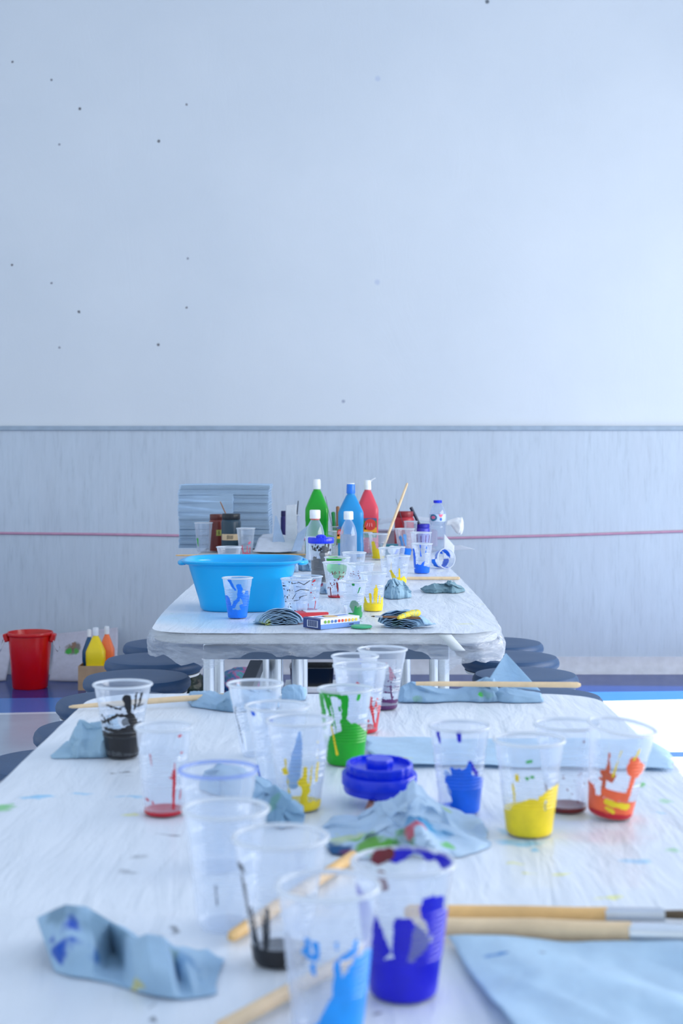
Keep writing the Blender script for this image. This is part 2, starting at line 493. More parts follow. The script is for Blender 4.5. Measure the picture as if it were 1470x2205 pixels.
def cover(tb, r, hang, label, spots, seed, mark=None, bulge=.01, corner=(), fold=None):
    x0, x1, y0, y1 = tb
    cx, cy = (x0 + x1) / 2, (y0 + y1) / 2
    mb = MB()
    # top sheet
    nx, ny = 70, int(70 * (y1 - y0) / (x1 - x0))
    v = []; f = []
    e = .003
    def clampcorner(x, y):
        for sx in (-1, 1):
            for sy in (-1, 1):
                ccx = (x1 - r if sx > 0 else x0 + r); ccy = (y1 - r if sy > 0 else y0 + r)
                dx, dy = (x - ccx) * sx, (y - ccy) * sy
                if dx > 0 and dy > 0:
                    k = max(dx, dy) / max(1e-9, math.hypot(dx, dy))
                    return ccx + dx * k * sx, ccy + dy * k * sy
        return x, y
    for j in range(ny + 1):
        for i in range(nx + 1):
            x = x0 + (x1 - x0) * i / nx; y = y0 + (y1 - y0) * j / ny
            X, Y = clampcorner(x, y)
            q = noise.noise(Vector((X * 9 + Y * 4 + seed, Y * 5 - X * 3, 0)))
            q2 = noise.noise(Vector((X * 26 - Y * 6, Y * 8 + X * 4, seed)))
            h = -.0018 + .0012 * (1 - 2 * abs(q)) + .0004 * q2
            if fold and abs(Y - fold) < .03: h -= .0060 * (1 - abs(Y - fold) / .03) ** .7
            v.append((X - cx, Y - cy, T + h))
    for j in range(ny):
        for i in range(nx):
            a = j * (nx + 1) + i; f.append((a, a + 1, a + nx + 2, a + nx + 1))
    if y0 > 3: v = warp(v, (cx, cy))
    mb.add(v, f, 0)
    # hanging skirt
    rim = round_rect(x0, x1, y0, y1, r, .012)
    n = len(rim); R = 14
    v = []; f = []
    for k in range(R + 1):
        t = k / R
        for i, (x, y, nx_, ny_) in enumerate(rim):
            P = Vector((x * 7, y * 7, seed))
            hg = hang * (1 + .35 * noise.noise(P * .6) + .20 * noise.noise(P * 2.2))
            bu = bulge
            for (px, py, rad, dh, db) in corner:
                w = math.exp(-((x - px) ** 2 + (y - py) ** 2) / rad ** 2); hg += dh * w; bu += db * w
            ruff = .009 * noise.noise(Vector((x * 30, y * 30, seed + t * 1.5))) + .004 * noise.noise(Vector((x * 70, y * 70, t * 3)))
            off = bu * math.sin(min(1, t * 1.2) * PI * .62) * (1 + .8 * noise.noise(P * 1.5)) + ruff * (t ** .7)
            if t < .2: off = max(off, .0)
            tan = .008 * t * noise.noise(Vector((x * 22 + 5, y * 22, t * 2)))
            z = T - .001 - hg * (t ** 1.15)
            if t > .8: z += .012 * (t - .8) * 5 * noise.noise(Vector((x * 40, y * 40, seed + 9)))
            v.append((x + nx_ * off - ny_ * tan - cx, y + ny_ * off + nx_ * tan - cy, z))
    for k in range(R):
        for i in range(n):
            i2 = (i + 1) % n
            f.append((k * n + i, (k + 1) * n + i, (k + 1) * n + i2, k * n + i2))
    if y0 > 3: v = warp(v, (cx, cy))
    mb.add(v, f, 1)
    o = mb.build('plastic_tablecloth', [film_mat('cover_film_%d' % seed, [((s[0] - cx), (s[1] - cy), T) + tuple(s[2:]) for s in spots], seed=seed), FILM], None, (cx, cy, 0), smooth=180)
    tag(o, label, 'tablecloth', 'plastic covers on the tables')
    return o

def S(x, y, r, c, sx=1, sy=1, a=.9):
    p = at(x, y); return (p.x, p.y, r, c, sx, sy, a)
G, B_, Y_, K_, R_ = (80, 200, 70), (110, 195, 240), (235, 235, 130), (90, 95, 105), (215, 130, 150)
cover(T1, .08, .05, 'wrinkled clear-white plastic cover spread over the nearest table, spotted with paint',
      [S(85, 1715, .010, B_, 2.2, 1, .8), S(160, 1708, .006, B_, 5, 1, .7), S(268, 1714, .006, B_, 5, .8, .7), S(5, 1738, .016, G, 1, 1.6, .8), S(25, 1728, .006, G, 1, 1, .7), S(88, 1768, .005, B_, 1.2, 1, .7),
       S(285, 1752, .006, Y_, 3, 1, .8), S(250, 1662, .006, K_, 3.2, .7, .9), S(285, 1666, .004, K_, 2, .8, .8), S(368, 1794, .006, K_, 2, 1, .8), S(368, 2000, .005, K_, 1.2, 3, .8), S(345, 2014, .003, K_, 3, 1, .6),
       S(300, 1842, .006, K_, 2, 1, .35), S(274, 1872, .006, K_, 1.6, 1, .4), S(1385, 1688, .010, G, .8, 1.6, .9), S(1428, 1722, .009, G, 1, 1.8, .5), S(1445, 1826, .007, G, 2, 1, .5), S(1130, 1812, .012, B_, 2.4, 1.4, .8), S(1152, 1828, .006, B_, .8, 2.8, .8), S(1080, 1788, .008, B_, 1, 1.5, .5),
       S(1365, 1850, .010, B_, 1.5, 1, .6), S(1205, 1881, .006, Y_, 2.2, 1, .8), S(1315, 1925, .006, Y_, 2.5, 1, .8), S(1110, 1858, .005, Y_, 1.5, 1, .7), S(1150, 1880, .004, Y_, 2, 1, .7), S(1240, 1757, .02, Y_, 1.5, 1, .25), S(1300, 1800, .035, R_, 1.6, 1.0, .20), S(1422, 1748, .005, B_, 1, 1, .5),
       S(805, 2178, .004, K_, 1, 1, .8), S(340, 2195, .004, K_, 1, 1.4, .9), S(345, 2160, .003, K_, .8, 4, .5)],
      1, bulge=.012, corner=((.40, 1.75, .12, .02, .015),), fold=1.19)
cover(T2, .10, .044, 'plastic film cover on the second table, hanging in a glossy crumpled skirt',
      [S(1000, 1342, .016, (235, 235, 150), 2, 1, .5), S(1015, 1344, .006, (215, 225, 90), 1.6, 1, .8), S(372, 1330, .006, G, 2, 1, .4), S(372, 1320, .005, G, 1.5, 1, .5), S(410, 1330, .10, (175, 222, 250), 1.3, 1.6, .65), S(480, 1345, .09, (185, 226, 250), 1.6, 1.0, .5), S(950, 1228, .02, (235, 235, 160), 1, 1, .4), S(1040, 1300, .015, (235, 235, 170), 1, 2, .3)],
      2, bulge=.009, corner=((-.40, 3.07, .07, .012, .0), (.33, 3.05, .09, .020, .012), (.24, 3.03, .03, .032, .006), (-.30, 3.03, .035, .030, .0), (-.36, 3.05, .03, .018, .0), (-.06, 3.04, .02, .006, 0), (.09, 3.04, .13, -.020, 0)))

# strip of tape holding the cover of the second table at its front edge
def tape(o):
    v = []; f = []; n = 8
    for i in range(n + 1):
        t = i / n
        for dx in (0, .028): v.append((.205 + dx + .030 * t, 3.018 - .006 * math.sin(t * PI) , T - .001 - .034 * t))
    for i in range(n): f.append((2 * i, 2 * i + 1, 2 * i + 3, 2 * i + 2))
    c = o.location
    MB().add([(x - c.x, y - c.y, z) for x, y, z in v], f).build('tape', solid_mat('milky_tape', (214, 222, 226), .4), o, smooth=180, solid=.0006)
tape(bpy.data.objects['plastic_tablecloth.001'])

def stool(label):
    root = empty('round_stool', (0, 0, 0), 0, label, 'stool', 'round navy stools along the second table')
    R = .1625
    MB().lathe([(0, .386), (R - .022, .386), (R - .012, .388), (R, .402), (R + .001, .412), (R - .002, .422), (R - .009, .4295), (R - .022, .432), (R * .5, .431), (0, .4305)], 64).build('seat', SEATM, root)
    MB().lathe([(R - .045, .372), (R - .012, .378), (R - .010, .386), (0, .386)], 64).build('underplate', WHITEP, root)
    MB().lathe([(.022, .03), (.022, .36), (.06, .372)], 24).build('post', STEELW, root)
    MB().lathe([(.13, 0), (.13, .012), (.10, .022), (.03, .03)], 40).build('base_plate', FRAMED, root)
    return root
SEATM = solid_mat('navy_seat', (40, 74, 114), .45, bump=.25, var=.04, scale=60)

def copy_tree(o, parent=None):
    kids = list(o.children)
    c = o.copy(); COL.objects.link(c)
    c.parent = parent
    for ch in kids: copy_tree(ch, c)
    return c
seat_left = [3.11, 3.50, 3.92, 4.33, 4.72, 5.12]
seat_right = [5.14, 4.77, 4.38, 3.97]
names = {0: 'navy round stool nearest on the left, half out of the picture', 1: 'navy round stool second nearest on the left side of the tables', 2: 'navy round stool on the left behind the black paint cup',
         3: 'navy round stool on the left, third counted from the wall', 4: 'navy round stool on the left in front of the cardboard box', 5: 'navy round stool on the left closest to the wall',
         6: 'navy round stool on the right closest to the wall', 7: 'navy round stool on the right, second from the wall', 8: 'navy round stool on the right just above the long brush lying on napkins', 9: 'navy round stool on the right, nearest, partly hidden by the near table'}
proto = stool(names[0])
spots_ = [(-.622, y) for y in seat_left] + [(.566, y) for y in seat_right]
spots_[1] = (-.592, 3.50)
for i, (x, y) in enumerate(spots_):
    o = proto if i == 0 else copy_tree(proto)
    o.location = (x, y, 0); o.rotation_euler = (0, 0, i * .7)
    o['label'] = names[i]

# ------------------------------------------------------------------ plastic cups
def vnoise(a, b, seed):
    """cheap smooth noise on arrays"""
    rs = np.random.RandomState(seed); o = np.zeros_like(a)
    for k in range(7):
        fx, fy = rs.uniform(.4, 1.6, 2) * (1.35 ** k); p, q = rs.uniform(0, 6.28, 2)
        o += np.sin(a * fx + p + 1.3 * np.sin(b * fy * .7 + q)) * np.cos(b * fy + q) / (1.25 ** k)
    return o / 3

def cup_profile(rb, rt, h):
    out = []
    n = 66
    for i in range(n + 1):
        v_ = i / n
        r = rb + (rt - rb) * v_
        if v_ < .04: r -= (.04 - v_) * .05 * (rb / .02)
        if .30 < v_ < .70:
            r += .0006 * math.sin((v_ - .30) / .40 * 2 * PI * 10)
        if v_ > .76: r += .0007
        out.append((r, v_ * h))
    return out

def cup_radius(rb, rt, v_):
    r = rb + (rt - rb) * v_
    if .30 < v_ < .70: r += .0006 * math.sin((v_ - .30) / .40 * 2 * PI * 10)
    if v_ > .76: r += .0007
    return r

def smear(root, rb, rt, h, caps, color, seed=1, layer=0, amp=.012, freq=(9, 14), name='paint', back=False):
    """paint on the inner wall: (s, v) discs and strokes; s = -1..1 across the cup as seen, v = 0..1 up the cup"""
    NA, NV = 150, 130
    a = (np.arange(NA) + .5) / NA * PI - PI / 2          # angle from the side that faces the camera
    v_ = (np.arange(NV) + .5) / NV
    A, V = np.meshgrid(a, v_)
    Sx = np.sin(A); k = (rt + rb) / 2 / h
    d = np.full(A.shape, 9.0)
    for c in caps:
        s0, v0, s1, v1, r0 = c[:5]; r1 = c[5] if len(c) > 5 else r0
        ax, ay, bx, by = s0 * k, v0, s1 * k, v1
        px, py = Sx * k - ax, V - ay; ex, ey = bx - ax, by - ay
        t = np.clip((px * ex + py * ey) / max(1e-9, ex * ex + ey * ey), 0, 1)
        d = np.minimum(d, np.hypot(px - ex * t, py - ey * t) - (r0 + (r1 - r0) * t))
    d = d + amp * vnoise(A * freq[0], V * freq[1], seed)
    keep = d < 0
    if not keep.any(): return
    off = (.0006 + layer * .0003) if back else -(.0003 - layer * .00015 + (.0003 if layer == -1 else 0))
    idx = {}; v = []; f = []
    # separate splashes become parts of their own, the fine specks stay one
    comp = np.zeros(keep.shape, int); sizes = [0]; nc = 0
    for j, i in zip(*np.nonzero(keep)):
        if comp[j, i]: continue
        nc += 1; st = [(j, i)]; comp[j, i] = nc; cnt = 0
        while st:
            a_, b_ = st.pop(); cnt += 1
            for da, db in ((1, 0), (-1, 0), (0, 1), (0, -1), (1, 1), (-1, -1), (1, -1), (-1, 1)):
                p_, q_ = a_ + da, b_ + db
                if 0 <= p_ < NV and 0 <= q_ < NA and keep[p_, q_] and not comp[p_, q_]: comp[p_, q_] = nc; st.append((p_, q_))
        sizes.append(cnt)
    big = [k_ for k_ in range(1, nc + 1) if sizes[k_] >= 60]
    def vert(i, j):
        nonlocal v
        if (i, j) not in idx:
            w = j / NV; r = cup_radius(rb, rt, w) - off
            if w < .04: r -= (.04 - w) * .05 * (rb / .02)
            an = i / NA * PI - PI / 2
            if back: an = PI - an
            idx[(i, j)] = len(v); v.append((r * math.sin(an), -r * math.cos(an), max(w * h, .0012)))
        return idx[(i, j)]
    for k_ in big + [0]:
        idx.clear(); v = []; f = []
        sel = (comp == k_) if k_ else (keep & ~np.isin(comp, big))
        for j, i in zip(*np.nonzero(sel)):
            f.append((vert(i, j), vert(i + 1, j), vert(i + 1, j + 1), vert(i, j + 1)))
        if not f: continue
        o = MB().add(v, f).build(name if k_ else 'paint_spatter', PAINT[color], root, smooth=180)
        if not k_: o['kind'] = 'stuff'

def dots(n, seed, smin, smax, vmin, vmax, r):
    rs = random.Random(seed)
    return [(s, w, s + rs.uniform(-.02, .02), w - rs.uniform(0, .02), r * rs.uniform(.4, 1.2)) for s, w in [(rs.uniform(smin, smax), rs.uniform(vmin, vmax)) for _ in range(n)]]

def cup(xl, xr, yr, xb, yb, wb, label, group, pool=None, paints=(), rim=None, tilt=None, z0=T, seg=56):
    p = at(xb, yb, z0); d = p.y
    rt = (xr - xl) / 2 * d / F - .0012; rb = wb / 2 * d / F
    h = (HC - z0) - (yr - 990) * d / F
    h = max(.03, h)
    root = empty('plastic_cup', (p.x, p.y, z0), -math.atan2(p.x, p.y), label, 'cup', group)
    prof = cup_profile(rb, rt, h)
    b = MB().lathe(prof, seg, caps=False)
    b.lathe([(0, .0022), (rb * .86, .0022), (prof[0][0], .0006)], seg, caps=False)
    b.build('cup_body', CUP, root, smooth=60)
    rr = []
    for k in range(9):
        w = 2 * PI * k / 8; rr.append((rt + .0012 + .0018 * math.cos(w), h - .0014 + .0018 * math.sin(w)))
    MB().lathe(rr, seg, caps=False).build('rim', rim or CUPRIM, root, smooth=180)
    if pool:
        color, lv = pool[:2]
        prof2 = [(max(.001, cup_radius(rb, rt, w) + .00015 - (.0012 if w == 0 else 0)), .0008 + w * h) for w in [0, .02] + [.03 + (lv - .03) * k / 14 for k in range(15)]]
        tilt_top = pool[2] if len(pool) > 2 else .0
        prof2.append((prof2[-1][0] - .0006, prof2[-1][1] + .0003)); prof2.append((prof2[-1][0] * .9, prof2[-1][1] - .0016)); prof2.append((.0, prof2[-1][1] - .0005))
        MB().lathe(prof2, 48, caps=False).build('paint_pool', PAINT[color], root, smooth=50)
    for k, q in enumerate(paints):
        color, caps = q[0], q[1]
        kw = dict(q[2]) if len(q) > 2 else {}
        smear(root, rb, rt, h, caps, color, seed=kw.pop('seed', k * 7 + int(xl)), layer=kw.pop('layer', k), **kw)
    if tilt: root.rotation_euler = tilt
    return root

GN, GF = 'plastic cups on the nearest table', 'plastic cups on the second table'
RN = dict(amp=.02)
cup(597, 815, 1903, 706, 2228, 148, 'clear cup closest to the camera with a sweep of bright blue paint', GN, None,
    [('sky', [(.15, 0.05, .95, .42, .17), (-.35, .02, .6, .05, .10), (.75, .45, .8, .55, .10, .06), (.25, .36, .22, .56, .035, .025), (.22, .58, .30, .60, .02), (.5, .62, .3, .60, .02, .02), (.62, .70, .6, .64, .012), (.18, .70, .2, .66, .013),
               (-.45, .72, -.42, .66, .018), (-.50, .64, -.30, .60, .022), (-.28, .70, -.25, .60, .018), (-.33, .55, -.32, .50, .02)], dict(amp=.018)),
     ('paleblue', [(.3, .3, .35, .05, .02), (.1, .2, .12, .05, .014)], dict(amp=.02))])
cup(757, 977, 1852, 868, 2138, 142, 'cup streaked and half filled with deep indigo paint, beside the closest cup', GN, ('indigo', .16),
    [('indigo', [(-.0, .60, -.08, .30, .075, .05), (-.08, .30, -.1, .1, .06), (-.95, .78, -.88, .30, .06, .13), (-.75, .5, -.6, .38, .05), (.62, .73, .72, .55, .085, .05), (.45, .80, .47, .76, .02), (.95, .6, .85, .2, .05, .14), (-.5, .16, .7, .18, .12), (.6, .30, .8, .3, .10), (-.95, .25, -.8, .1, .08), (-.8, .62, -.55, .42, .07), (-.3, .25, .4, .22, .10)], dict(amp=.02)),
     ('indigo', [(-.15, .93, .05, .97, .05), (.35, .98, .55, .95, .035), (.86, .95, .9, .93, .05), (.3, .3, .6, .2, .12)], dict(back=True, amp=.015)),
     ('maroon', [(-.55, .93, -.35, .95, .05), (-.5, .8, -.45, .7, .03)], dict(back=True, amp=.02)),
     ])
cup(502, 705, 1798, 604, 2070, 116, 'cup with black paint in the bottom and a black drip down its left', GN, ('black', .10),
    [('black', [(-.93, .80, -.90, .77, .022), (-.95, .72, -.84, .2, .007, .012), (-.80, .48, -.74, .1, .010, .02), (-.5, .45, -.5, .15, .005, .02), (-.9, .1, .9, .08, .07)], dict(amp=.012)),
     ('grey', [(-.35, .50, -.45, .2, .012, .03), (.2, .3, .3, .2, .02)], dict(amp=.01))])
cup(393, 575, 1738, 486, 1992, 122, 'empty clear cup behind the black-bottomed one, left of centre', GN, None,
    [('grey', [(-.30, .42, -.26, .25, .006)], dict(amp=.003))])
cup(385, 552, 1654, 470, 1868, 108, 'empty clear cup with a lilac-tinted rim', GN, rim=CUPRIML)
cup(297, 418, 1562, 353, 1751, 84, 'tall clear cup with a red puddle and one thin red drip', GN, ('red', .045),
    [('red', [(.42, .53, .45, .10, .014, .018), (.25, .46, .42, .44, .012), (.3, .5, .4, .46, .008), (.42, .62, .44, .5, .006)], dict(amp=.008)),
     ('red', [(.55, .92, .6, .93, .012), (.68, .72, .7, .73, .010), (-.55, .72, -.5, .6, .005), (.75, .3, .74, .2, .004), (-.8, .2, -.75, .19, .012), (-.55, .18, -.5, .16, .01)], dict(amp=.008))])
cup(204, 328, 1471, 264, 1629, 66, 'cup webbed with black paint above a black-filled bottom, at the left edge', GN, ('black', .32),
    [('black', [(-.9, .50, -.2, .62, .02), (-.2, .62, .3, .60, .022), (.3, .62, .55, .45, .04, .06), (.55, .45, .75, .47, .035), (-.8, .42, -.3, .40, .022), (-.3, .38, .2, .44, .015), (.15, .85, .25, .68, .05, .035), (-.6, .75, -.1, .70, .013), (-.1, .72, .2, .76, .010), (.5, .92, .48, .7, .010), (.7, .9, .6, .72, .012), (.5, .72, .8, .74, .01), (-.45, .40, -.35, .25, .018, .01), (-.9, .6, -.6, .5, .01)], dict(amp=.015, freq=(16, 22))),
     ('black', [(.0, .30, .3, .34, .13), (-.9, .25, .9, .2, .13)], dict(amp=.02)),
     ('grey', [(.1, .42, .3, .44, .05)], dict(back=True))])
cup(498, 616, 1470, 549, 1626, 58, 'empty milky cup at the far side, left of centre on the near table', GN, None,
    [('grey', [(-.9, .6, -.75, .2, .005), (-.85, .7, -.9, .6, .006)], dict(amp=.004))])
cup(527, 664, 1518, 597, 1687, 78, 'clear cup with small blue specks between two other clear cups', GN, None,
    [('cobalt', [(-.8, .95, -.78, .93, .02), (-.25, .9, -.2, .86, .02), (-.9, .25, -.88, .12, .015)], dict(amp=.01))])
cup(557, 698, 1548, 645, 1740, 86, 'cup with yellow drips, a blue smudge and a yellow bottom', GN, ('yellow', .07),
    [('yellow', [(.2, .5, .2, .1, .02, .05), (.45, .52, .43, .3, .010), (.68, .55, .66, .35, .010), (-.55, .48, -.53, .45, .03), (-.53, .6, -.42, .05, .006, .01), (-.9, .06, .9, .06, .06), (.6, .8, .65, .6, .004), (.1, .35, .3, .25, .05)], dict(amp=.014)),
     ('paleblue', [(.0, .78, -.1, .55, .015, .06), (-.1, .55, -.3, .25, .06, .09)], dict(back=True, amp=.01))])
cup(688, 804, 1481, 743, 1643, 78, 'cup coated in bright green paint with a yellow drip', GN, ('green', .18),
    [('green', [(-.1, .25, .6, .25, .22), (.35, .45, .5, .40, .12), (-.05, .38, .4, .48, .10), (.0, .92, -.03, .6, .045, .03), (-.05, .6, .1, .52, .05, .08), (-.97, .9, -.93, .5, .045, .035), (-.75, .95, -.55, .55, .03, .012), (-.9, .3, -.75, .15, .10), (-.8, .97, -.4, .96, .028), (-.3, .97, -.2, .93, .03), (-.6, .95, -.3, .2, .008, .01), (.55, .96, .5, .9, .016), (-.25, .8, -.2, .75, .012), (.9, .12, .3, .1, .12)], dict(amp=.016)),
     ('yellow', [(-.66, .62, -.42, .20, .006, .016), (-.42, .20, -.40, .17, .02)], dict(layer=-1, amp=.004))])
cup(768, 873, 1396, 823, 1525, 62, 'cup with a purple bottom and purple spatter, last cup of the near table', GN, ('purple', .07),
    [('purple', [(.1, .42, .5, .40, .008), (.45, .42, .5, .28, .010, .016), (.5, .28, .65, .15, .014), (.1, .32, .4, .3, .009), (-.2, .18, .9, .14, .03)] + dots(34, 3, -.1, .95, .12, .6, .009), dict(amp=.012)),
     ('pink', [(.2, .7, .6, .5, .02), (.4, .62, .5, .45, .03)], dict(back=True, amp=.025))])
cup(712, 811, 1411, 764, 1551, 64, 'clear cup with a blue dab on its rim, behind the red-spotted cup', GN, None,
    [('cobalt', [(.2, .98, .24, .94, .022)], dict(amp=.01))])
cup(715, 831, 1431, 776, 1575, 72, 'clear cup with red spots and drips down its right side', GN, ('red', .06),
    [('red', [(.45, .55, .5, .40, .014), (.5, .4, .62, .3, .02, .02), (.62, .3, .8, .1, .016, .02), (.7, .5, .85, .3, .01), (-.15, .78, -.1, .77, .013), (.9, .4, .9, .1, .02)] + dots(26, 8, .35, .95, .1, .55, .012), dict(amp=.014))])
cup(914, 1043, 1561, 989, 1748, 84, 'cup splashed with strong blue paint, to the right of the blue lid', GN, ('cobalt', .05),
    [('cobalt', [(-.15, .5, .2, .12, .06, .16), (.25, .48, .5, .3, .08, .10), (.55, .3, .7, .08, .16), (-.4, .42, .3, .2, .06, .10), (-.3, .54, .0, .54, .02), (.0, .1, .8, .08, .12), (.35, .6, .38, .5, .02, .04)], dict(amp=.02)),
     ('indigo', [(-.72, .95, -.68, .84, .018, .012), (-.02, .98, .0, .88, .026, .018), (.4, .62, .7, .48, .022)], dict(amp=.006)),
     ('paleblue', [(-.6, .4, -.3, .2, .03, .08)], dict(back=True))])
cup(1064, 1215, 1590, 1139, 1794, 96, 'cup a third full of yellow paint with green flecks', GN, ('yellow', .26),
    [('yellow', [(-.3, .26, .1, .31, .12), (-.6, .14, .7, .14, .15), (.45, .42, .95, .50, .04), (.5, .42, .46, .15, .025, .02), (.9, .5, .9, .1, .05), (.75, .47, .8, .3, .05), (-.55, .58, -.52, .38, .008, .012), (-.4, .66, -.4, .62, .02)], dict(amp=.014)),
     ('green', [(-.05, .82, .05, .83, .014), (.08, .66, .12, .66, .016), (-.1, .65, -.05, .64, .01)], dict(amp=.008))])
cup(1138, 1276, 1557, 1220, 1744, 82, 'clear cup with a thin brownish-red bottom, behind the yellow one', GN, ('maroon', .055),
    [('maroon', [(.55, .85, .56, .84, .008), (-.9, .3, -.9, .2, .02), (.2, .25, .25, .24, .006), (.0, .3, .05, .28, .005), (-.2, .42, -.1, .42, .006)] + dots(12, 5, -.5, .8, .1, .5, .005), dict(amp=.006))])
q = cup(1264, 1408, 1563, 1312, 1758, 92, 'tilted cup with orange and yellow paint at the right of the near table', GN, ('orange', .12),
    [('orange', [(-.8, .14, .8, .12, .10), (-.3, .30, .4, .28, .05), (.60, .62, .64, .60, .085), (.64, .6, .55, .25, .025), (.55, .70, .7, .55, .05), (-.9, .3, -.7, .1, .05)], dict(amp=.012)),
     ('rust', [(-.4, .50, -.2, .48, .055, .05), (-.32, .75, -.3, .55, .008, .03), (-.4, .45, -.45, .2, .02), (-.5, .44, -.1, .5, .03)], dict(amp=.02)),
     ('yellow', [(-.2, .20, .6, .17, .035), (.05, .8, -.1, .5, .006, .010), (.6, .85, .5, .72, .006), (-.2, .13, .1, .10, .02)], dict(layer=-1, amp=.014)),
     ('red', [(-.8, .04, .8, .04, .035)], dict(layer=-1, amp=.01))])
q.rotation_euler = (math.radians(3), math.radians(8), q.rotation_euler[2])
q.location.z += .0028

# second table
cup(478, 543, 1243, 511, 1330, 40, 'cup dripping with royal blue paint in front of the blue tub', GF, ('blue', .10),
    [('blue', [(-.9, .5, -.75, .2, .07, .10), (-.6, .12, .8, .12, .10), (-.55, .95, -.15, .72, .035, .02), (.1, .80, .2, .72, .06), (.2, .72, .05, .45, .05, .03), (.05, .5, -.4, .3, .04, .05), (.3, .6, .7, .4, .05, .06), (.7, .65, .8, .2, .04, .12), (.4, .3, .6, .2, .06), (-.9, .3, -.5, .12, .06)], dict(amp=.022))])
cup(605, 672, 1245, 638, 1322, 44, 'cup scribbled over with thin black lines beside the tub', GF, None,
    [('black', [(.1, .93, .5, .85, .008), (.5, .85, .9, .95, .010), (-.3, .88, .1, .9, .008), (-.1, .65, .3, .72, .009), (.3, .72, .9, .68, .010), (-.3, .45, .0, .62, .009), (.2, .5, .8, .55, .008), (-.2, .4, .2, .42, .007), (.2, .42, .3, .5, .008), (.0, .8, .3, .78, .006), (-.15, .12, -.1, .10, .022), (.5, .12, .55, .12, .012)] + dots(28, 12, -.95, -.3, .2, .95, .013), dict(amp=.006))])
cup(629, 695, 1240, 661, 1315, 44, 'cup with pink specks touching the black-scribbled cup', GF, ('pink', .03),
    [('red', [(.4, .86, .5, .90, .02), (.35, .78, .4, .77, .01), (.72, .3, .7, .1, .009), (.1, .3, .12, .1, .006), (.3, .55, .3, .55, .02), (.6, .4, .62, .38, .012)], dict(amp=.008))])
cup(697, 752, 1210, 722, 1286, 32, 'red-speckled cup with a red bottom and green film inside', GF, ('red', .04),
    [('darkred', [(.1, .42, .45, .62, .010), (.2, .4, .3, .15, .035, .012), (-.6, .3, -.55, .05, .012, .016), (.3, .1, .35, .0, .02)] + dots(46, 2, -.9, .8, .25, .75, .014), dict(amp=.012)),
     ('palegreen', [(-.2, .8, .6, .75, .16), (.1, .6, .5, .6, .1)], dict(back=True, amp=.02)),
     ('blue', [(.25, .99, .3, .97, .022)], dict(amp=.004))])
cup(696, 751, 1199, 726, 1275, 34, 'cup with a green-painted rim behind the red-speckled cup', GF, None,
    [('green', [(-.7, .93, .1, .93, .05), (-.3, .97, .6, .98, .02)], dict(amp=.02)), ('green', [(-.6, .95, .2, .9, .06)], dict(back=True))])
cup(745, 804, 1213, 776, 1282, 34, 'milky cup with dark red specks just right of the red-speckled one', GF, None,
    [('darkred', dots(22, 6, -.9, .0, .3, .8, .012), dict(amp=.008))])
cup(728, 791, 1251, 758, 1330, 42, 'cup with green paint clinging low, behind the crayon box', GF, ('darkgreen', .06),
    [('darkgreen', [(.3, .32, .33, .1, .035, .06), (.55, .30, .5, .1, .025, .06), (.75, .34, .7, .1, .02, .07), (-.2, .08, .9, .08, .08), (.05, .95, .08, .93, .03), (.55, .84, .45, .7, .016, .008), (.8, .98, .9, .97, .01), (.6, .12, .7, .02, .06)], dict(amp=.012)),
     ('darkgreen', [(.2, .3, .5, .15, .14)], dict(back=True, amp=.02))])
cup(771, 829, 1233, 803, 1315, 40, 'cup with yellow paint running up in tongues from its bottom', GF, ('yellow', .18),
    [('yellow', [(-.8, .38, -.6, .1, .02, .06), (-.25, .45, -.22, .2, .04, .02), (.25, .58, .3, .2, .05, .02), (.1, .5, .1, .2, .015), (.6, .42, .6, .2, .018), (.85, .35, .8, .1, .02, .05), (-.8, .15, .8, .13, .07), (.25, .7, .25, .6, .012)], dict(amp=.012))])
cup(735, 786, 1189, 762, 1262, 32, 'plain milky cup in the middle of the second table', GF)
cup(813, 860, 1179, 838, 1242, 30, 'clear cup just left of the yellow-streaked one under the leaning brush', GF, None, [('ochre', [(.2, .5, .2, .2, .02)], {})])
cup(831, 882, 1196, 857, 1256, 34, 'cup with yellow streaks behind the crumpled blue towel', GF, None,
    [('yellow', [(-.75, .45, -.4, .15, .05, .09), (.1, .55, .15, .1, .02, .05), (.0, .2, .9, .06, .05), (.6, .2, .9, .06, .07)], dict(amp=.022))])
cup(794, 836, 1149, 814, 1203, 26, 'cup with yellow paint that holds the tall leaning brush', GF, ('yellow', .1), [('yellow', [(-.6, .65, -.5, .2, .06, .12), (-.2, .3, .0, .1, .12), (-.4, .35, .2, .1, .1)], dict(amp=.02))])
cup(849, 892, 1138, 871, 1196, 26, 'cup stained purple and blue, left of the blue paint jar', GF, ('blue', .2),
    [('paleblue', [(.0, .75, .1, .4, .06, .03), (-.5, .7, -.3, .4, .05)], dict(amp=.02)), ('blue', [(-.5, .2, .8, .14, .12)], dict(amp=.03))])
cup(840, 872, 1177, 856, 1222, 24, 'low cup with small blue dabs beside the leaning brush cup', GF, None, [('cobalt', [(-.3, .7, .0, .85, .05), (.2, .6, .4, .5, .04)], dict(amp=.02))])
cup(882, 927, 1146, 906, 1208, 28, 'cup with dark streaks under its rim, behind the blue-bottomed cup', GF, None,
    [('purple', [(-.4, .95, -.38, .5, .008), (.0, .9, .02, .5, .01), (.5, .9, .5, .6, .01), (.85, .9, .85, .5, .01)], dict(amp=.006))])
cup(884, 929, 1170, 908, 1234, 32, 'cup with blue paint in its lower third, on the right of the second table', GF, ('cobalt', .14),
    [('cobalt', [(-.5, .22, .8, .12, .10), (-.85, .8, -.8, .2, .03, .04), (-.15, .98, -.13, .6, .014), (.45, .9, .4, .7, .014), (.3, .4, .0, .25, .02, .06)], dict(amp=.022))])
cup(869, 898, 1122, 884, 1186, 20, 'small clear cup standing beside the red paint jar', GF)
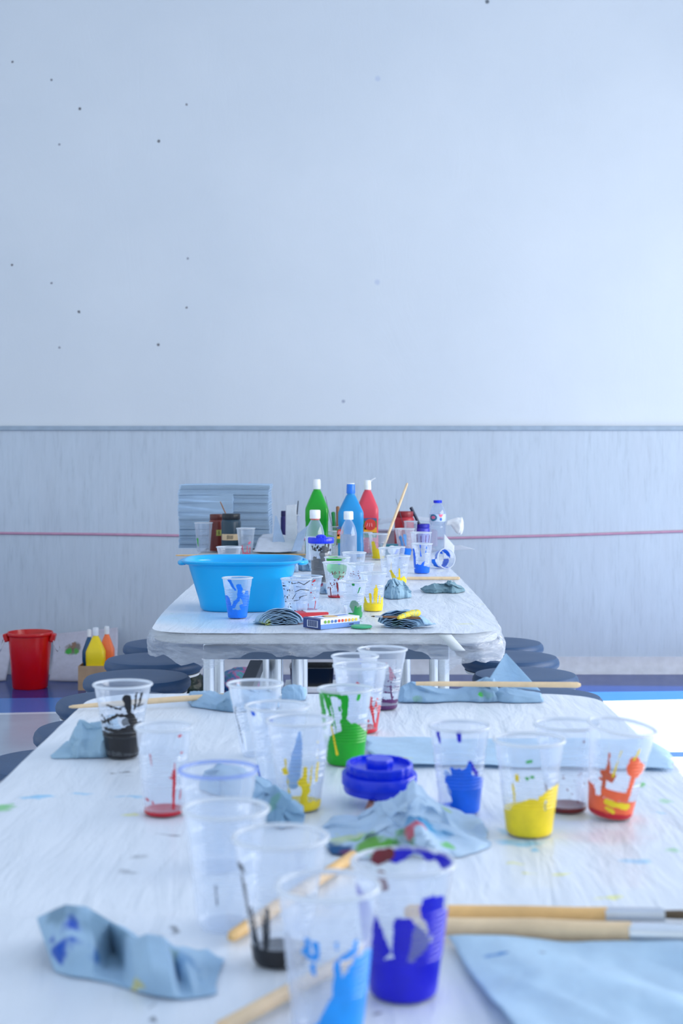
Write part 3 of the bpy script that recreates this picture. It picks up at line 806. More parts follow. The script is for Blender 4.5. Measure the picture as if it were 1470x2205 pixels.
cup(418, 457, 1125, 438, 1188, 27, 'clear cup with a green mark standing left of the brown jar', GF, None, [('green', [(-.8, .45, -.75, .2, .03, .01)], dict(amp=.01))])
cup(507, 547, 1137, 529, 1196, 27, 'cup with pinkish-red drips in front of the dark jar', GF, None,
    [('pink', [(.4, .45, .6, .5, .03), (-.5, .35, -.4, .1, .03), (.2, .35, .2, .0, .02), (.6, .3, .6, .0, .016), (-.2, .1, .4, .08, .03)], dict(amp=.02))])
cup(466, 520, 1177, 493, 1222, 36, 'low clear cup standing just behind the tub', GF)
cup(697, 726, 1143, 711, 1192, 22, 'pale cup with a faint green tint behind the blue-lidded jar', GF, None, [('green', [(.6, .4, .62, .38, .02)], {}), ('palegreen', [(-.6, .7, .3, .6, .15)], dict(back=True))])
cup(655, 694, 1156, 676, 1208, 28, 'clear cup left of the blue-lidded jar', GF)
cup(777, 801, 1146, 789, 1197, 18, 'small white cup between the two blue and red bottles', GF)
cup(712, 738, 1133, 724, 1178, 18, 'clear cup holding a green brush between the tall bottles', GF)
cup(621, 646, 1108, 634, 1176, 18, 'white cup nested upright among the papers at the back', GF)
# cup lying on its side, mouth towards the right front
q = cup(0 + 884, 929, 1170, 908, 1234, 30, 'cup lying on its side, blue paint inside, at the table corner', GF, None,
    [('blue', [(-.9, .6, .9, .5, .16), (.0, .95, .3, .8, .06)], dict(amp=.04)), ('blue', [(-.7, .8, .6, .7, .12), (.2, .3, .4, .4, .1)], dict(back=True, amp=.04)), ])
p = at(938, 1222)
q.location = (p.x - .012, p.y + .035, T + .0245)
q.rotation_euler = (math.radians(84), 0, math.radians(28))

# ------------------------------------------------------------------ paper towels
def towel(profile, depth, label, seed, color=(174, 209, 236), stains_and_shade=(), crest=.42, fold=.16, n=90, mcells=44, group='crumpled blue paper towels', name='paper_towel', cell=None, lean=0, sharp=1.0, z0=T, bump=.35, power=.6):
    """a crumpled towel: profile lists (x, y top, y bottom) as seen; it becomes a hump of that outline, depth deep"""
    base = [at(x, yb, z0) for x, yt, yb in profile]
    origin = base[len(base) // 2].copy()
    hs = []
    for (x, yt, yb), b_ in zip(profile, base):
        dc = b_.y + crest * depth
        hs.append(max(.003, (HC - z0) - (yt - 990) * dc / F))
    xs = [b_.x for b_ in base]
    H = max(hs); W = xs[-1] - xs[0]
    cell = cell or max(.012, min(.04, W * .16))
    v = []; f = []
    # a coarse net of folds: nodes are pushed about at random and the paper is stretched between them
    rs = random.Random(seed * 13 + 1)
    NC = max(7, int(W / cell)); NR = 7
    net = {}
    for a in range(NC + 1):
        for b in range(NR + 1):
            edge = (a in (0, NC)) or (b in (0, NR))
            k = .35 if edge else 1
            crest_row = abs(b / NR - crest) < .5 / NR
            net[a, b] = Vector((rs.uniform(-.42, .42) * k, rs.uniform(-1, 1) * k, rs.uniform(-1, .35) * (.10 if crest_row else .8) * (0 if b in (0, NR) else 1)))
    def jitter(u, q):
        a = min(int(u * NC), NC - 1); b = min(int(q * NR), NR - 1)
        s_, t_ = u * NC - a, q * NR - b
        # triangles, so that the facets meet in creases
        if s_ + t_ < 1: return net[a, b] * (1 - s_ - t_) + net[a + 1, b] * s_ + net[a, b + 1] * t_
        return net[a + 1, b + 1] * (s_ + t_ - 1) + net[a, b + 1] * (1 - s_) + net[a + 1, b] * (1 - t_)
    for i in range(n + 1):
        u = i / n * (len(xs) - 1); k = min(int(u), len(xs) - 2); t = u - k
        X = xs[k] + (xs[k + 1] - xs[k]) * t
        Y = base[k].y + (base[k + 1].y - base[k].y) * t
        h = hs[k] + (hs[k + 1] - hs[k]) * t
        e = min(1, 3.5 * math.sin(PI * min(1, max(0, i / n))) + .12)
        for j in range(mcells + 1):
            q = j / mcells
            hump = math.sin(PI * min(1, q / (2 * crest)) if q < crest else PI / 2 + PI / 2 * (q - crest) / (1 - crest)) ** power
            yy = depth * q * (.35 + .65 * e)
            P = Vector((X / cell, yy / cell, h * hump * 1.3 / cell + seed * 3.7))
            J = jitter(i / n, q)
            dd, pp = noise.voronoi(P * 1.6, distance_metric='MANHATTAN')
            fine = (.6 - dd[0]) * fold
            inner = min(1, q * 5, (1 - q) * 5)
            z = h * hump * (1 + fold * 2.2 * J.z * inner * .5 + fine * .35 * inner)
            yy += (J.y * fold * 1.6 + fine * .5) * min(depth * .5, h * 1.3 + .004)
            xx = X + J.x * cell * min(1, fold * 3) * (.3 + .7 * inner)
            v.append((xx - origin.x, Y + yy - origin.y, max(.0006, z)))
    for i in range(n):
        for j in range(mcells):
            a = i * (mcells + 1) + j; f.append((a, a + mcells + 1, a + mcells + 2, a + 1))
    sp = []
    for (x, y, r, c, *rest) in stains_and_shade:
        # stain seen at pixel (x, y): height above the foot line there
        k = min(range(len(profile)), key=lambda q_: abs(profile[q_][0] - x))
        yb = profile[k][2]; b_ = at(x, yb, z0); hh = hs[k]
        frac = max(.0, min(1.2, (yb - y) / max(1, (yb - profile[k][1]))))
        hz = hh * min(1, frac); dy = depth * crest * (math.asin(min(1, frac ** (1 / power))) / (PI / 2)) if frac < 1 else depth * .7
        sp.append((b_.x - origin.x, b_.y + dy - origin.y, hz, r, c, *(rest if rest else (1, 1, .9))))
    o = MB().add(v, f).build(name, paper_mat('towel_paper_%d' % seed, color, sp, bump), None, origin, smooth=24, solid=.0007)
    tag(o, label, 'paper towel', group)
    return o

def flat_towel(corners, label, seed, color=(176, 212, 242), stains_and_shade=(), amp=.004, n=60, group='flat blue paper sheets', z0=T, lift=(), droop=None, diag=(1, .5)):
    """a sheet lying on the table; corners are pixels, counter-clockwise"""
    cs = [at(*c, z0) if len(c) == 2 else Vector(c) for c in corners]
    o_ = sum(cs, Vector()) / 4
    v = []; f = []
    for i in range(n + 1):
        for j in range(n + 1):
            a, b_ = i / n, j / n
            p = (cs[0] * (1 - a) + cs[1] * a) * (1 - b_) + (cs[3] * (1 - a) + cs[2] * a) * b_
            e1 = .006 * noise.noise(Vector((b_ * 5, seed, 0))) * (1 if a in (0, 1) else 1)
            w = noise.noise(Vector((p.x * 14 * diag[0] + p.y * 12 * diag[1] + seed, p.y * 3 - p.x * 2, seed)))
            w2 = noise.noise(Vector((p.x * 40, p.y * 30, seed)))
            z = z0 + .0015 + amp * max(0, .45 + w * 1.1) + amp * .2 * max(0, w2)
            for (la, lb, r, h) in lift: z += h * math.exp(-((a - la) ** 2 + (b_ - lb) ** 2) / r ** 2)
            x = p.x + e1 + .004 * noise.noise(Vector((a * 6, b_ * 6, seed + 4)))
            if droop and x > droop: z -= (x - droop) * .55
            v.append((x - o_.x, p.y + .005 * noise.noise(Vector((a * 7, 3, seed))) - o_.y, z - z0))
    for i in range(n):
        for j in range(n):
            a = i * (n + 1) + j; f.append((a, a + n + 1, a + n + 2, a + 1))
    sp = []
    for (x, y, r, c, *rest) in stains_and_shade:
        p = at(x, y, z0); sp.append((p.x - o_.x, p.y - o_.y, .004, r, c, *(rest if rest else (1, 1, .8))))
    o = MB().add(v, f).build('paper_towel', paper_mat('sheet_paper_%d' % seed, color, sp, .3), None, (o_.x, o_.y, z0), smooth=180, solid=.0007)
    return tag(o, label, 'paper towel', group)

def towel_stack(x, y, w, dep, h, rot, label, seed, layers=9, color=(172, 207, 235), stains_and_shade=(), curl=.0, name='folded_paper_towels', spread=.35):
    """folded towels lying on one another, their wavy edges showing"""
    p = at(x, y); b = MB()
    for L in range(layers):
        t = L / (layers - 1); n = 26
        ox, oy = (noise.noise(Vector((L * 1.7, seed, 0))) * .012, noise.noise(Vector((L * 2.1, seed, 5))) * .008)
        v = []
        ww = w * (1 - spread * t * .5); 
        for i in range(n + 1):
            for j in range(n + 1):
                a, c = i / n * 2 - 1, j / n * 2 - 1
                X = a * ww / 2 + ox; Y = c * dep / 2 * (1 - .15 * t) + oy
                dome = (1 - a * a) ** .5 * (1 - .75 * max(0, c + .2) ** 2)
                z = .001 + h * t * (.16 + .84 * dome) + .0022 * noise.noise(Vector((X * 50 + L, Y * 50, seed))) + .0012
                z += curl * max(0, abs(a) - .5)
                X += .012 * math.sin(t * 3 + c * 2) * a
                z += .0035 * noise.noise(Vector((a * 3.2 + seed, L * .35, c))) * (1 - a * a)
                Y += .003 * noise.noise(Vector((a * 4, L * 3.3, seed)))
                v.append((X, Y, max(.0006, z)))
        f = []
        for i in range(n):
            for j in range(n):
                q = i * (n + 1) + j; f.append((q, q + n + 1, q + n + 2, q + 1))
        b.add(v, f)
    o = b.build(name, paper_mat('stack_paper_%d' % seed, color, stains_and_shade, .35), None, p, smooth=180, solid=.0009)
    o.rotation_euler = (0, 0, rot)
    return tag(o, label, 'paper towel', 'folded paper towels')

# nearest table
def net_towel(cols, label, seed, color, stains_and_shade, back=.10):
    """cols: foot, middle and crest of the near face as (x, y, how far behind the foot); the far side falls away"""
    rows = [[], [], [], [], []]
    for (fx, fy), (mx, my, md), (cx_, cy_, cd) in cols:
        d0 = at(fx, fy).y
        rows[0].append(at(fx, fy) + Vector((0, 0, .0008)))
        m_ = up(mx, my, d0 + md); c_ = up(cx_, cy_, d0 + cd)
        rows[1].append(m_); rows[2].append(c_)
        rows[3].append(Vector((c_.x, c_.y + back * .4, T + (c_.z - T) * .55)))
        rows[4].append(Vector((c_.x * .98, c_.y + back * .75, T + .001)))
    c = rows[0][len(cols) // 2].copy()
    n = 10; NRr = (len(rows) - 1) * n; NCc = (len(cols) - 1) * n; v = []; f = []
    for i in range(NRr + 1):
        for j in range(NCc + 1):
            a = min(i // n, len(rows) - 2); e = min(j // n, len(cols) - 2); u = i / n - a; w = j / n - e
            g = lambda r, k: rows[max(0, min(len(rows) - 1, r))][k]
            def cr(k):      # smooth up the face
                p0, p1, p2, p3 = g(a - 1, k), g(a, k), g(a + 1, k), g(a + 2, k)
                return .5 * ((2 * p1) + (p2 - p0) * u + (2 * p0 - 5 * p1 + 4 * p2 - p3) * u * u + (3 * p1 - p0 - 3 * p2 + p3) * u ** 3)
            w2 = .45 * w + .55 * w * w * (3 - 2 * w)
            p = cr(e) * (1 - w2) + cr(e + 1) * w2
            q = .0035 * noise.noise(p * 38 + Vector((seed, 0, 0))) * min(1, i / 4)
            p = p + Vector((0, -q, q * .4)); p.z = max(p.z, T + .0008)
            v.append(p - c)
    for i in range(NRr):
        for j in range(NCc):
            q = i * (NCc + 1) + j; f.append((q, q + 1, q + NCc + 2, q + NCc + 1))
    sp = []
    for (x, y, dd, r, col, *rest) in stains_and_shade:
        k = min(range(len(cols)), key=lambda q: abs(cols[q][1][0] - x))
        p = up(x, y, at(*cols[k][0]).y + dd) - c
        sp.append((p.x, p.y, p.z, r, col, *(rest if rest else (1, 1, .9))))
    o = MB().add(v, f).build('paper_towel', paper_mat('towel_paper_%d' % seed, color, sp, .3), None, c, smooth=40, solid=.0008)
    return tag(o, label, 'paper towel', 'crumpled blue paper towels')
def up(x, y, d): return Vector(((x - 735) * d / F, d, HC - (y - 990) * d / F))
net_towel([((118, 2094), (100, 2040, .012), (80, 1978, .030)), ((150, 2104), (146, 2035, .004), (140, 1950, .030)), ((198, 2110), (200, 2050, .012), (186, 1956, .045)), ((238, 2118), (246, 2062, .060), (236, 1990, .065)),
           ((270, 2128), (266, 2080, .035), (262, 2008, .055)), ((298, 2138), (290, 2092, .000), (286, 2026, .030)), ((332, 2146), (328, 2085, -.006), (316, 2014, .030)), ((374, 2152), (366, 2092, .002), (350, 2020, .034)),
           ((398, 2152), (384, 2112, .034), (372, 2046, .050)), ((420, 2150), (412, 2118, .014), (402, 2068, .040)), ((440, 2147), (436, 2128, .022), (426, 2092, .040)), ((452, 2145), (450, 2134, .012), (444, 2116, .024)), ((466, 2141), (465, 2139, .008), (464, 2136, .014))],
          'crumpled blue towel with blue paint marks at the lower left of the near table', 11, (178, 212, 238),
          [(150, 1998, .02, .011, (20, 75, 200), .8, 1, .9), (123, 2016, .015, .009, (20, 70, 200), .9, 1, .9), (133, 2058, .008, .010, (20, 85, 200), 1.6, 1, .9), (150, 2042, .008, .009, (25, 90, 205), 1, 1, .8), (205, 2052, .015, .010, (50, 130, 215), 1.4, 1, .7),
           (225, 2030, .05, .032, (80, 125, 155), 1.6, 1, .6), (378, 2062, .045, .010, (200, 215, 120), .5, 1, .8), (290, 2132, .0, .007, (225, 215, 110), 1, 1, .7), (135, 1962, .03, .014, (70, 110, 140), 1, 1, .5), (390, 2075, .045, .016, (120, 170, 215), 1, 1, .7)], back=.07)  # the wide slate spot is shade of the deep fold, put into the colour
towel([(696, 1790, 1815), (712, 1778, 1840), (745, 1772, 1842), (775, 1775, 1848), (800, 1748, 1848), (832, 1728, 1850), (855, 1740, 1852), (880, 1705, 1852), (905, 1702, 1852), (940, 1728, 1850), (980, 1750, 1846), (1020, 1770, 1838), (1046, 1795, 1828), (1056, 1818, 1824)],
      .14, 'big crumpled towel smeared green and red in the middle of the near table', 12,
      stains_and_shade=[(712, 1825, .020, (15, 90, 150), 1, 1, .95), (745, 1788, .016, (215, 230, 170), 1.6, 1, .7), (775, 1790, .009, (120, 200, 70), 1, 1, .8), (800, 1810, .016, (110, 185, 40), 1.3, 1, .9), (838, 1812, .014, (100, 190, 50), 1.2, 1, .9), (870, 1800, .014, (90, 150, 110), 1, 1, .8), (884, 1775, .010, (220, 80, 110), 1, 1, .8), (902, 1772, .008, (225, 90, 120), 1, 1, .8), (935, 1758, .020, (50, 160, 215), 1.5, 1, .9), (975, 1750, .010, (175, 215, 120), 1.3, 1, .7), (962, 1806, .006, (120, 215, 110), 1.5, 1, .8), (745, 1838, .01, (150, 50, 80), 1.4, 1, .6)],
      color=(200, 225, 248), cell=.030, fold=.42, crest=.5)
flat_towel([(962, 2035), (1165, 2330), (1680, 2330), (1560, 2052)], 'large flat blue towel at the lower right corner of the near table', 13, stains_and_shade=[(1076, 2078, .006, (50, 140, 215), 2, 1, .85), (1116, 2076, .005, (110, 120, 150), 2, 1, .7), (1172, 2070, .004, (110, 120, 150), 1.5, 1, .5), (1350, 2047, .004, (225, 215, 130), 1, 1, .6), (1402, 2052, .004, (225, 215, 120), 1.4, 1, .8)], amp=.008, color=(200, 229, 252), lift=((.0, .25, .12, .004), (.0, .6, .12, .004)), diag=(1.2, 1.0))
flat_towel([(800, 1650), (1448, 1662), (1442, 1598), (783, 1592)], 'long flat blue towel lying across the near table behind the cups, overhanging its right edge', 14, stains_and_shade=[(868, 1640, .008, (225, 225, 150), 2, 1, .6)], amp=.0035, color=(198, 227, 250), droop=.40)
towel([(560, 1722, 1728), (568, 1700, 1768), (590, 1692, 1780), (610, 1712, 1784), (630, 1738, 1782), (650, 1768, 1778)], .05, 'crumpled blue towel wedged behind the empty clear cups', 15, stains_and_shade=[(582, 1722, .012, (130, 195, 140), .8, 1, .8), (600, 1735, .03, (110, 160, 195), 1, 1, .5)], cell=.028, fold=.3, color=(170, 206, 234))
towel([(430, 1672, 1700), (470, 1648, 1715), (510, 1655, 1722), (545, 1675, 1730), (575, 1705, 1735)], .10, 'pale blue towel seen through the lilac-rimmed cup', 16, cell=.04, fold=.2, color=(172, 207, 235))
towel([(110, 1615, 1633), (120, 1604, 1634), (150, 1596, 1634), (158, 1560, 1634), (172, 1548, 1633), (200, 1556, 1632), (225, 1540, 1630), (235, 1562, 1628), (240, 1600, 1625)], .11, 'folded blue towel lying beside the black paint cup', 17, color=(176, 210, 232), cell=.03, fold=.22, crest=.4)
towel([(405, 1497, 1512), (415, 1490, 1522), (450, 1493, 1528), (478, 1498, 1532), (500, 1474, 1533), (540, 1480, 1532), (570, 1488, 1528), (600, 1495, 1525)], .07, 'blue towel under the brush handle at the far left of the near table', 18, color=(176, 210, 238), cell=.022, fold=.3, stains_and_shade=[(480, 1530, .02, (120, 160, 190), 1.6, 1, .6)])
towel([(606, 1482, 1506), (618, 1476, 1508), (632, 1474, 1509), (645, 1476, 1509), (655, 1480, 1508), (657, 1496, 1506)], .05, 'small rolled blue towel at the far edge of the near table', 19, color=(176, 212, 240), cell=.03, fold=.1)
towel([(858, 1500, 1512), (870, 1476, 1513), (886, 1466, 1512), (905, 1474, 1512), (940, 1482, 1512), (985, 1484, 1511), (1010, 1480, 1511), (1030, 1470, 1512), (1048, 1460, 1512), (1064, 1462, 1512), (1074, 1485, 1512), (1080, 1482, 1512), (1100, 1480, 1513), (1140, 1488, 1513), (1168, 1492, 1512), (1170, 1504, 1510)], .07,
      'long twisted blue towel with a green dab at the far right of the near table', 20, color=(168, 204, 234), cell=.024, fold=.22, stains_and_shade=[(1032, 1498, .007, (80, 220, 40), 1, 1, .95), (1045, 1492, .012, (110, 190, 130), 1, 1, .5), (1055, 1480, .03, (110, 150, 180), .8, 1, .55), (898, 1502, .010, (140, 200, 150), 1, 1, .5)])
# the corner of a towel that sticks up behind the long one
pa = at(1048, 1497); s_ = pa.y / F
b = MB(); v = []; f = []; n = 24
P0, P1, P2 = Vector((1046, 1490)), Vector((1168, 1498)), Vector((1099, 1424))
for i in range(n + 1):
    for j in range(n + 1):
        a, t = i / n, j / n
        q = (P0 * (1 - a) + P1 * a) * (1 - t) + P2 * t
        v.append(((q.x - 1099) * s_, .035 * t + .006 * math.sin(a * 4) * (1 - t), max(.001, (1502 - q.y) * s_ * 1.01)))
for i in range(n):
    for j in range(n):
        a = i * (n + 1) + j; f.append((a, a + n + 1, a + n + 2, a + 1))
o = b.add(v, f).build('paper_towel', paper_mat('towel_corner', (176, 212, 240), (), .4), None, ((1099 - 735) * s_, pa.y + .03, T), smooth=180, solid=.0008)
tag(o, 'blue towel corner standing up as a triangle behind the long brush', 'paper towel', 'crumpled blue paper towels')

# second table
towel_stack(603, 1343, .094, .055, .034, .15, 'rounded pad of folded blue towels at the front of the second table', 21, 12, stains_and_shade=[(-.036, -.02, .004, .014, (215, 225, 110), 1, 1, .9), (-.02, .0, .02, .016, (190, 190, 200), 1, 1, .6), (-.04, .01, .01, .012, (185, 215, 150), 1, 1, .8)])
towel_stack(872, 1350, .104, .062, .036, -.35, 'stack of folded blue towels with a yellow-handled brush on it', 22, 9, stains_and_shade=[(.0, .012, .026, .02, (150, 205, 160), 1.2, 1, .8), (-.01, -.02, .01, .010, (130, 190, 170), 2, 1, .6)], curl=.008)
towel([(826, 1280, 1286), (832, 1256, 1289), (842, 1246, 1290), (856, 1244, 1290), (868, 1250, 1289), (878, 1256, 1288), (885, 1272, 1286)], .06, 'crumpled grey-blue towel ball in the middle right of the second table', 23, color=(160, 196, 218), cell=.016, fold=.42)
towel([(906, 1266, 1270), (915, 1262, 1277), (935, 1257, 1278), (950, 1256, 1277), (962, 1252, 1277), (972, 1250, 1278), (985, 1258, 1277), (996, 1262, 1275), (1000, 1272, 1274)], .05, 'crumpled teal-grey towel near the right edge of the second table', 24, color=(134, 170, 186), cell=.016, fold=.42)
towel([(549, 1170, 1186), (560, 1163, 1190), (575, 1158, 1190), (590, 1166, 1190), (612, 1164, 1190), (628, 1170, 1190), (640, 1180, 1188)], .08, 'crumpled towel smeared green behind the blue tub', 25, color=(160, 190, 205), cell=.02, fold=.45, stains_and_shade=[(578, 1178, .014, (60, 160, 110), 1, 1, .8), (600, 1180, .012, (60, 150, 120), 1.2, 1, .8), (620, 1172, .016, (150, 200, 160), 1, 1, .7)])
towel([(640, 1212, 1226), (650, 1206, 1230), (664, 1204, 1230), (676, 1214, 1230), (684, 1222, 1228)], .07, 'blue towel tucked between the tub and the blue-lidded jar', 26, color=(140, 180, 212), cell=.02, fold=.35)
towel([(682, 1262, 1272), (690, 1256, 1278), (702, 1256, 1279), (712, 1264, 1276)], .04, 'small towel with pink smears behind the scribbled cups', 27, color=(180, 205, 228), cell=.014, fold=.4, stains_and_shade=[(694, 1262, .009, (215, 100, 130), 1, 1, .9), (700, 1276, .010, (70, 120, 170), 1.5, 1, .8)])
towel([(590, 1208, 1226), (600, 1197, 1232), (628, 1196, 1232), (642, 1205, 1232)], .05, 'folded pale towel behind the right end of the tub', 28, color=(170, 200, 228), cell=.02, fold=.3)

# ------------------------------------------------------------------ brushes
def brush(p0, p1, r, label, mat=WOOD, ferrule=None, bristle=None, tip0=.55, tip1=.75, group=None, fl=.035, bl=.03, flatb=.5, marks=(), name='paintbrush', cat='paintbrush', r1=None):
    """a long-handled brush from the handle's end p0 to its head p1"""
    p0, p1 = Vector(p0), Vector(p1)
    c = (p0 + p1) / 2; L = (p1 - p0).length; d = (p1 - p0).normalized()
    root = empty(name, c, 0, label, cat, group)
    r1 = r1 or r
    q0, q1 = p0 - c, p1 - c
    hl = L - (fl + bl if ferrule else 0)
    ts = [0, .004 / hl, .02, .3, .6, .85, 1]
    rads = [r * tip0 * .6, r * tip0, r * (tip0 + .1), r, r1 * 1.0, r1 * .9, r1 * tip1]
    MB().tube([q0 + d * hl * t for t in ts], rads, 20).build('handle', mat, root, smooth=50)
    if ferrule:
        MB().tube([q0 + d * (hl - .002), q0 + d * (hl + fl * .5), q0 + d * (hl + fl)], [r1 * tip1 * 1.12, r1 * tip1 * 1.15, r1 * 1.05], 20, squash=.85).build('ferrule', ferrule, root, smooth=50)
        MB().tube([q0 + d * (hl + fl - .001), q0 + d * (hl + fl + bl * .5), q0 + d * (hl + fl + bl)], [r1, r1 * 1.15, r1 * .45], 20, squash=flatb).build('bristles', bristle, root, smooth=50)
    return root
def rest(x, y, r, dz=0.0, z0=T):
    p = at(x, y, z0 + r); p.z = z0 + r + dz + .001; return p
BR = 'long-handled paintbrushes'
BRIST = solid_mat('dark_bristles', (84, 70, 52), .8)
BRIST2 = solid_mat('pale_bristles', (206, 200, 180), .8)
brush(rest(870, 1966, .0056), rest(1510, 1973, .0056) , .0058, 'long ochre brush, the rear one of the pair at the right of the near table', WOOD2, STEEL, BRIST, tip0=.9, tip1=.95, group=BR, fl=.045)
brush(rest(868, 1995, .008), rest(1560, 2018, .008), .0070, r1=.0084, label= 'long pale brush, the front one of the pair at the right of the near table', mat=WOOD, ferrule=STEELW, bristle=BRIST2, tip0=.8, tip1=.98, group=BR, fl=.04)
brush(rest(495, 2022, .004), rest(760, 1846, .005), .0058, 'pale brush lying diagonally behind the black-bottomed cup', WOOD2, None, None, tip0=.7, tip1=.9, group=BR)
brush(rest(470, 2222, .005), rest(790, 2045, .005), .0052, 'brush handle crossing behind the bright blue cup at the bottom edge', WOOD, None, None, tip0=.9, tip1=.9, group=BR)
brush(rest(148, 1524, .004), rest(545, 1512, .004, .012), .0044, 'pale brush lying across the back left of the near table', WOOD, None, None, tip0=.5, tip1=.5, group=BR)
pz = .030
pA = at(1250, 1475, T + pz); pB = at(895, 1472, T + pz)
brush(pA, pB, .0042, 'long pale brush lying on the twisted towel at the far right of the near table', WOOD, None, None, tip0=.95, tip1=.7, group=BR)
brush(rest(990, 1246, .005), rest(852, 1246, .005), .0052, 'pale brush lying flat near the right edge of the second table', WOOD, None, None, tip0=.9, tip1=.8, group=BR)
brush(at(378, 1196, T + .006), at(662, 1194, T + .006), .003, 'thin stick lying across the back behind the tub, its end poking out left', WOOD2, None, None, tip0=.8, tip1=.8, group=BR)
d_ = D(1203)
brush(up(877, 1040, d_ + .02), up(818, 1198, d_ - .005), .0052, 'tall pale brush leaning out of the yellow-painted cup', WOOD, None, None, tip0=.75, tip1=1.0, group=BR)
brush(up(852, 1074, 5.80), up(882, 1180, 5.78), .0012, 'very thin dark brush handle behind the tall leaning brush', FRAMED, None, None, group=BR)
pz = T + .040
brush(at(905, 1331, pz), at(799, 1327, pz - .006), .0026, 'thin brush with a dark tip resting on the towel stack', WOOD3, STEEL, BRIST, tip0=.7, tip1=.9, group=BR, fl=.02, bl=.012)
_g = NT('crusted_grip'); _n = _g.noise(_g.coord(), 90, 4, .6, 1)
GRIPM = _g.put(_g.ramp(_n, [(.38, lin((150, 185, 150))), (.46, lin((226, 200, 30))), (.6, lin((240, 220, 60))), (.7, lin((150, 175, 120)))]), .5, _g.bump(_n, .8, .004))
_a, _b = Vector(at(857, 1331, T + .042)), Vector(at(904, 1320, T + .046)); _c = (_a + _b) / 2
o = MB().tube([(_a - _c) * (1 - k / 5.5) + Vector((0, 0, .0035 * math.sin(k / 11 * PI))) for k in range(12)], [.003, .0056, .0048, .0060, .0052, .0066, .0056, .0072, .0066, .0078, .0070, .003], 20).build('brush_grip', GRIPM, None, _c, smooth=60)
tag(o, 'thick paint-crusted yellow brush grip on the towel stack', 'brush grip')
brush(at(787, 1760, T + .003), at(800, 1722, T + .007), .0035, 'short brown stick poking out below the blue screw lid', WOOD3, None, None, tip0=.9, tip1=.9)
for (x0, y0, x1, y1, d, r, mt, lb) in (
        (474, 1080, 487, 1109, 5.73, .0024, WOOD3, 'thin brush standing in the dark jar'),
        (884, 1092, 903, 1130, 5.94, .0065, NAVY, 'dark blue brush standing in the blue paint jar'),
        (642, 1078, 633, 1173, 6.09, .003, FRAMED, 'dark-tipped brush standing in the white cup at the back'),
        (700, 1068, 724, 1174, 6.03, .0012, FRAMED, 'thin wire-like brush leaning beside the green bottle'),
        (717, 1102, 722, 1174, 6.03, .008, PAINT['darkgreen'], 'green-handled brush between the green and blue bottles'),
        (727, 1090, 727, 1174, 6.025, .007, WOOD3, 'brown wooden brush handle between the green and blue bottles')):
    brush(up(x0, y0, d), up(x1, y1, d), r, lb, mt, None, None, tip0=1.0 if r > .005 else .7, tip1=.9, group='brushes standing in jars')

# ------------------------------------------------------------------ blue tub
tx, tyf = (523.5 - 735) * 3.56 / F, 3.56
root = empty('wash_tub', (tx, tyf, T), 0, 'bright blue plastic tub standing on the second table', 'tub')
TUB = NT('blue_tub_plastic')
TUB = TUB.put(TUB.spots(lin((1, 172, 236)), [(-.10, -.12, .02, .006, (20, 60, 110)), (-.07, -.12, .006, .012, (20, 70, 140), 3, 1, .7), (-.09, -.13, .105, .004, (10, 80, 150)), (.02, -.14, .05, .004, (10, 90, 160))], .01, 60), .3)
H = .122
secs = []
for z, hx, hy in ((.003, .092, .098), (.0, .098, .104), (.006, .104, .110), (.02, .1065, .112), (.06, .118, .121), (.10, .130, .131), (.113, .133, .134), (.115, .1425, .143), (.1185, .1485, .148), (.122, .149, .149), (.124, .146, .146), (.123, .140, .141), (.116, .134, .1355), (.06, .1155, .1185), (.010, .101, .107), (.006, .092, .098)):
    secs.append((hx, hy, z, 3.6))
MB().loft(secs, 96).build('basin', TUB, root, smooth=50)
for s in (-1, 1):
    b = MB(); pts = []; rd = []
    for k in range(15):
        a = (k / 14 - .5) * PI
        pts.append((s * (.140 + .017 * math.cos(a)), .055 * math.sin(a), .117 - .003 * math.cos(a))); rd.append(.0062)
    b.tube(pts, rd, 10)
    v = [(s * .138, y, .119) for y in (-.05, .05)] + [(s * .153, .035, .117), (s * .153, -.035, .117)]
    v += [(x, y, z - .003) for x, y, z in v]
    b.add(v, [(0, 1, 2, 3), (7, 6, 5, 4), (0, 3, 7, 4), (1, 5, 6, 2), (3, 2, 6, 7), (0, 4, 5, 1)])
    b.build('handle', TUB, root, smooth=60)

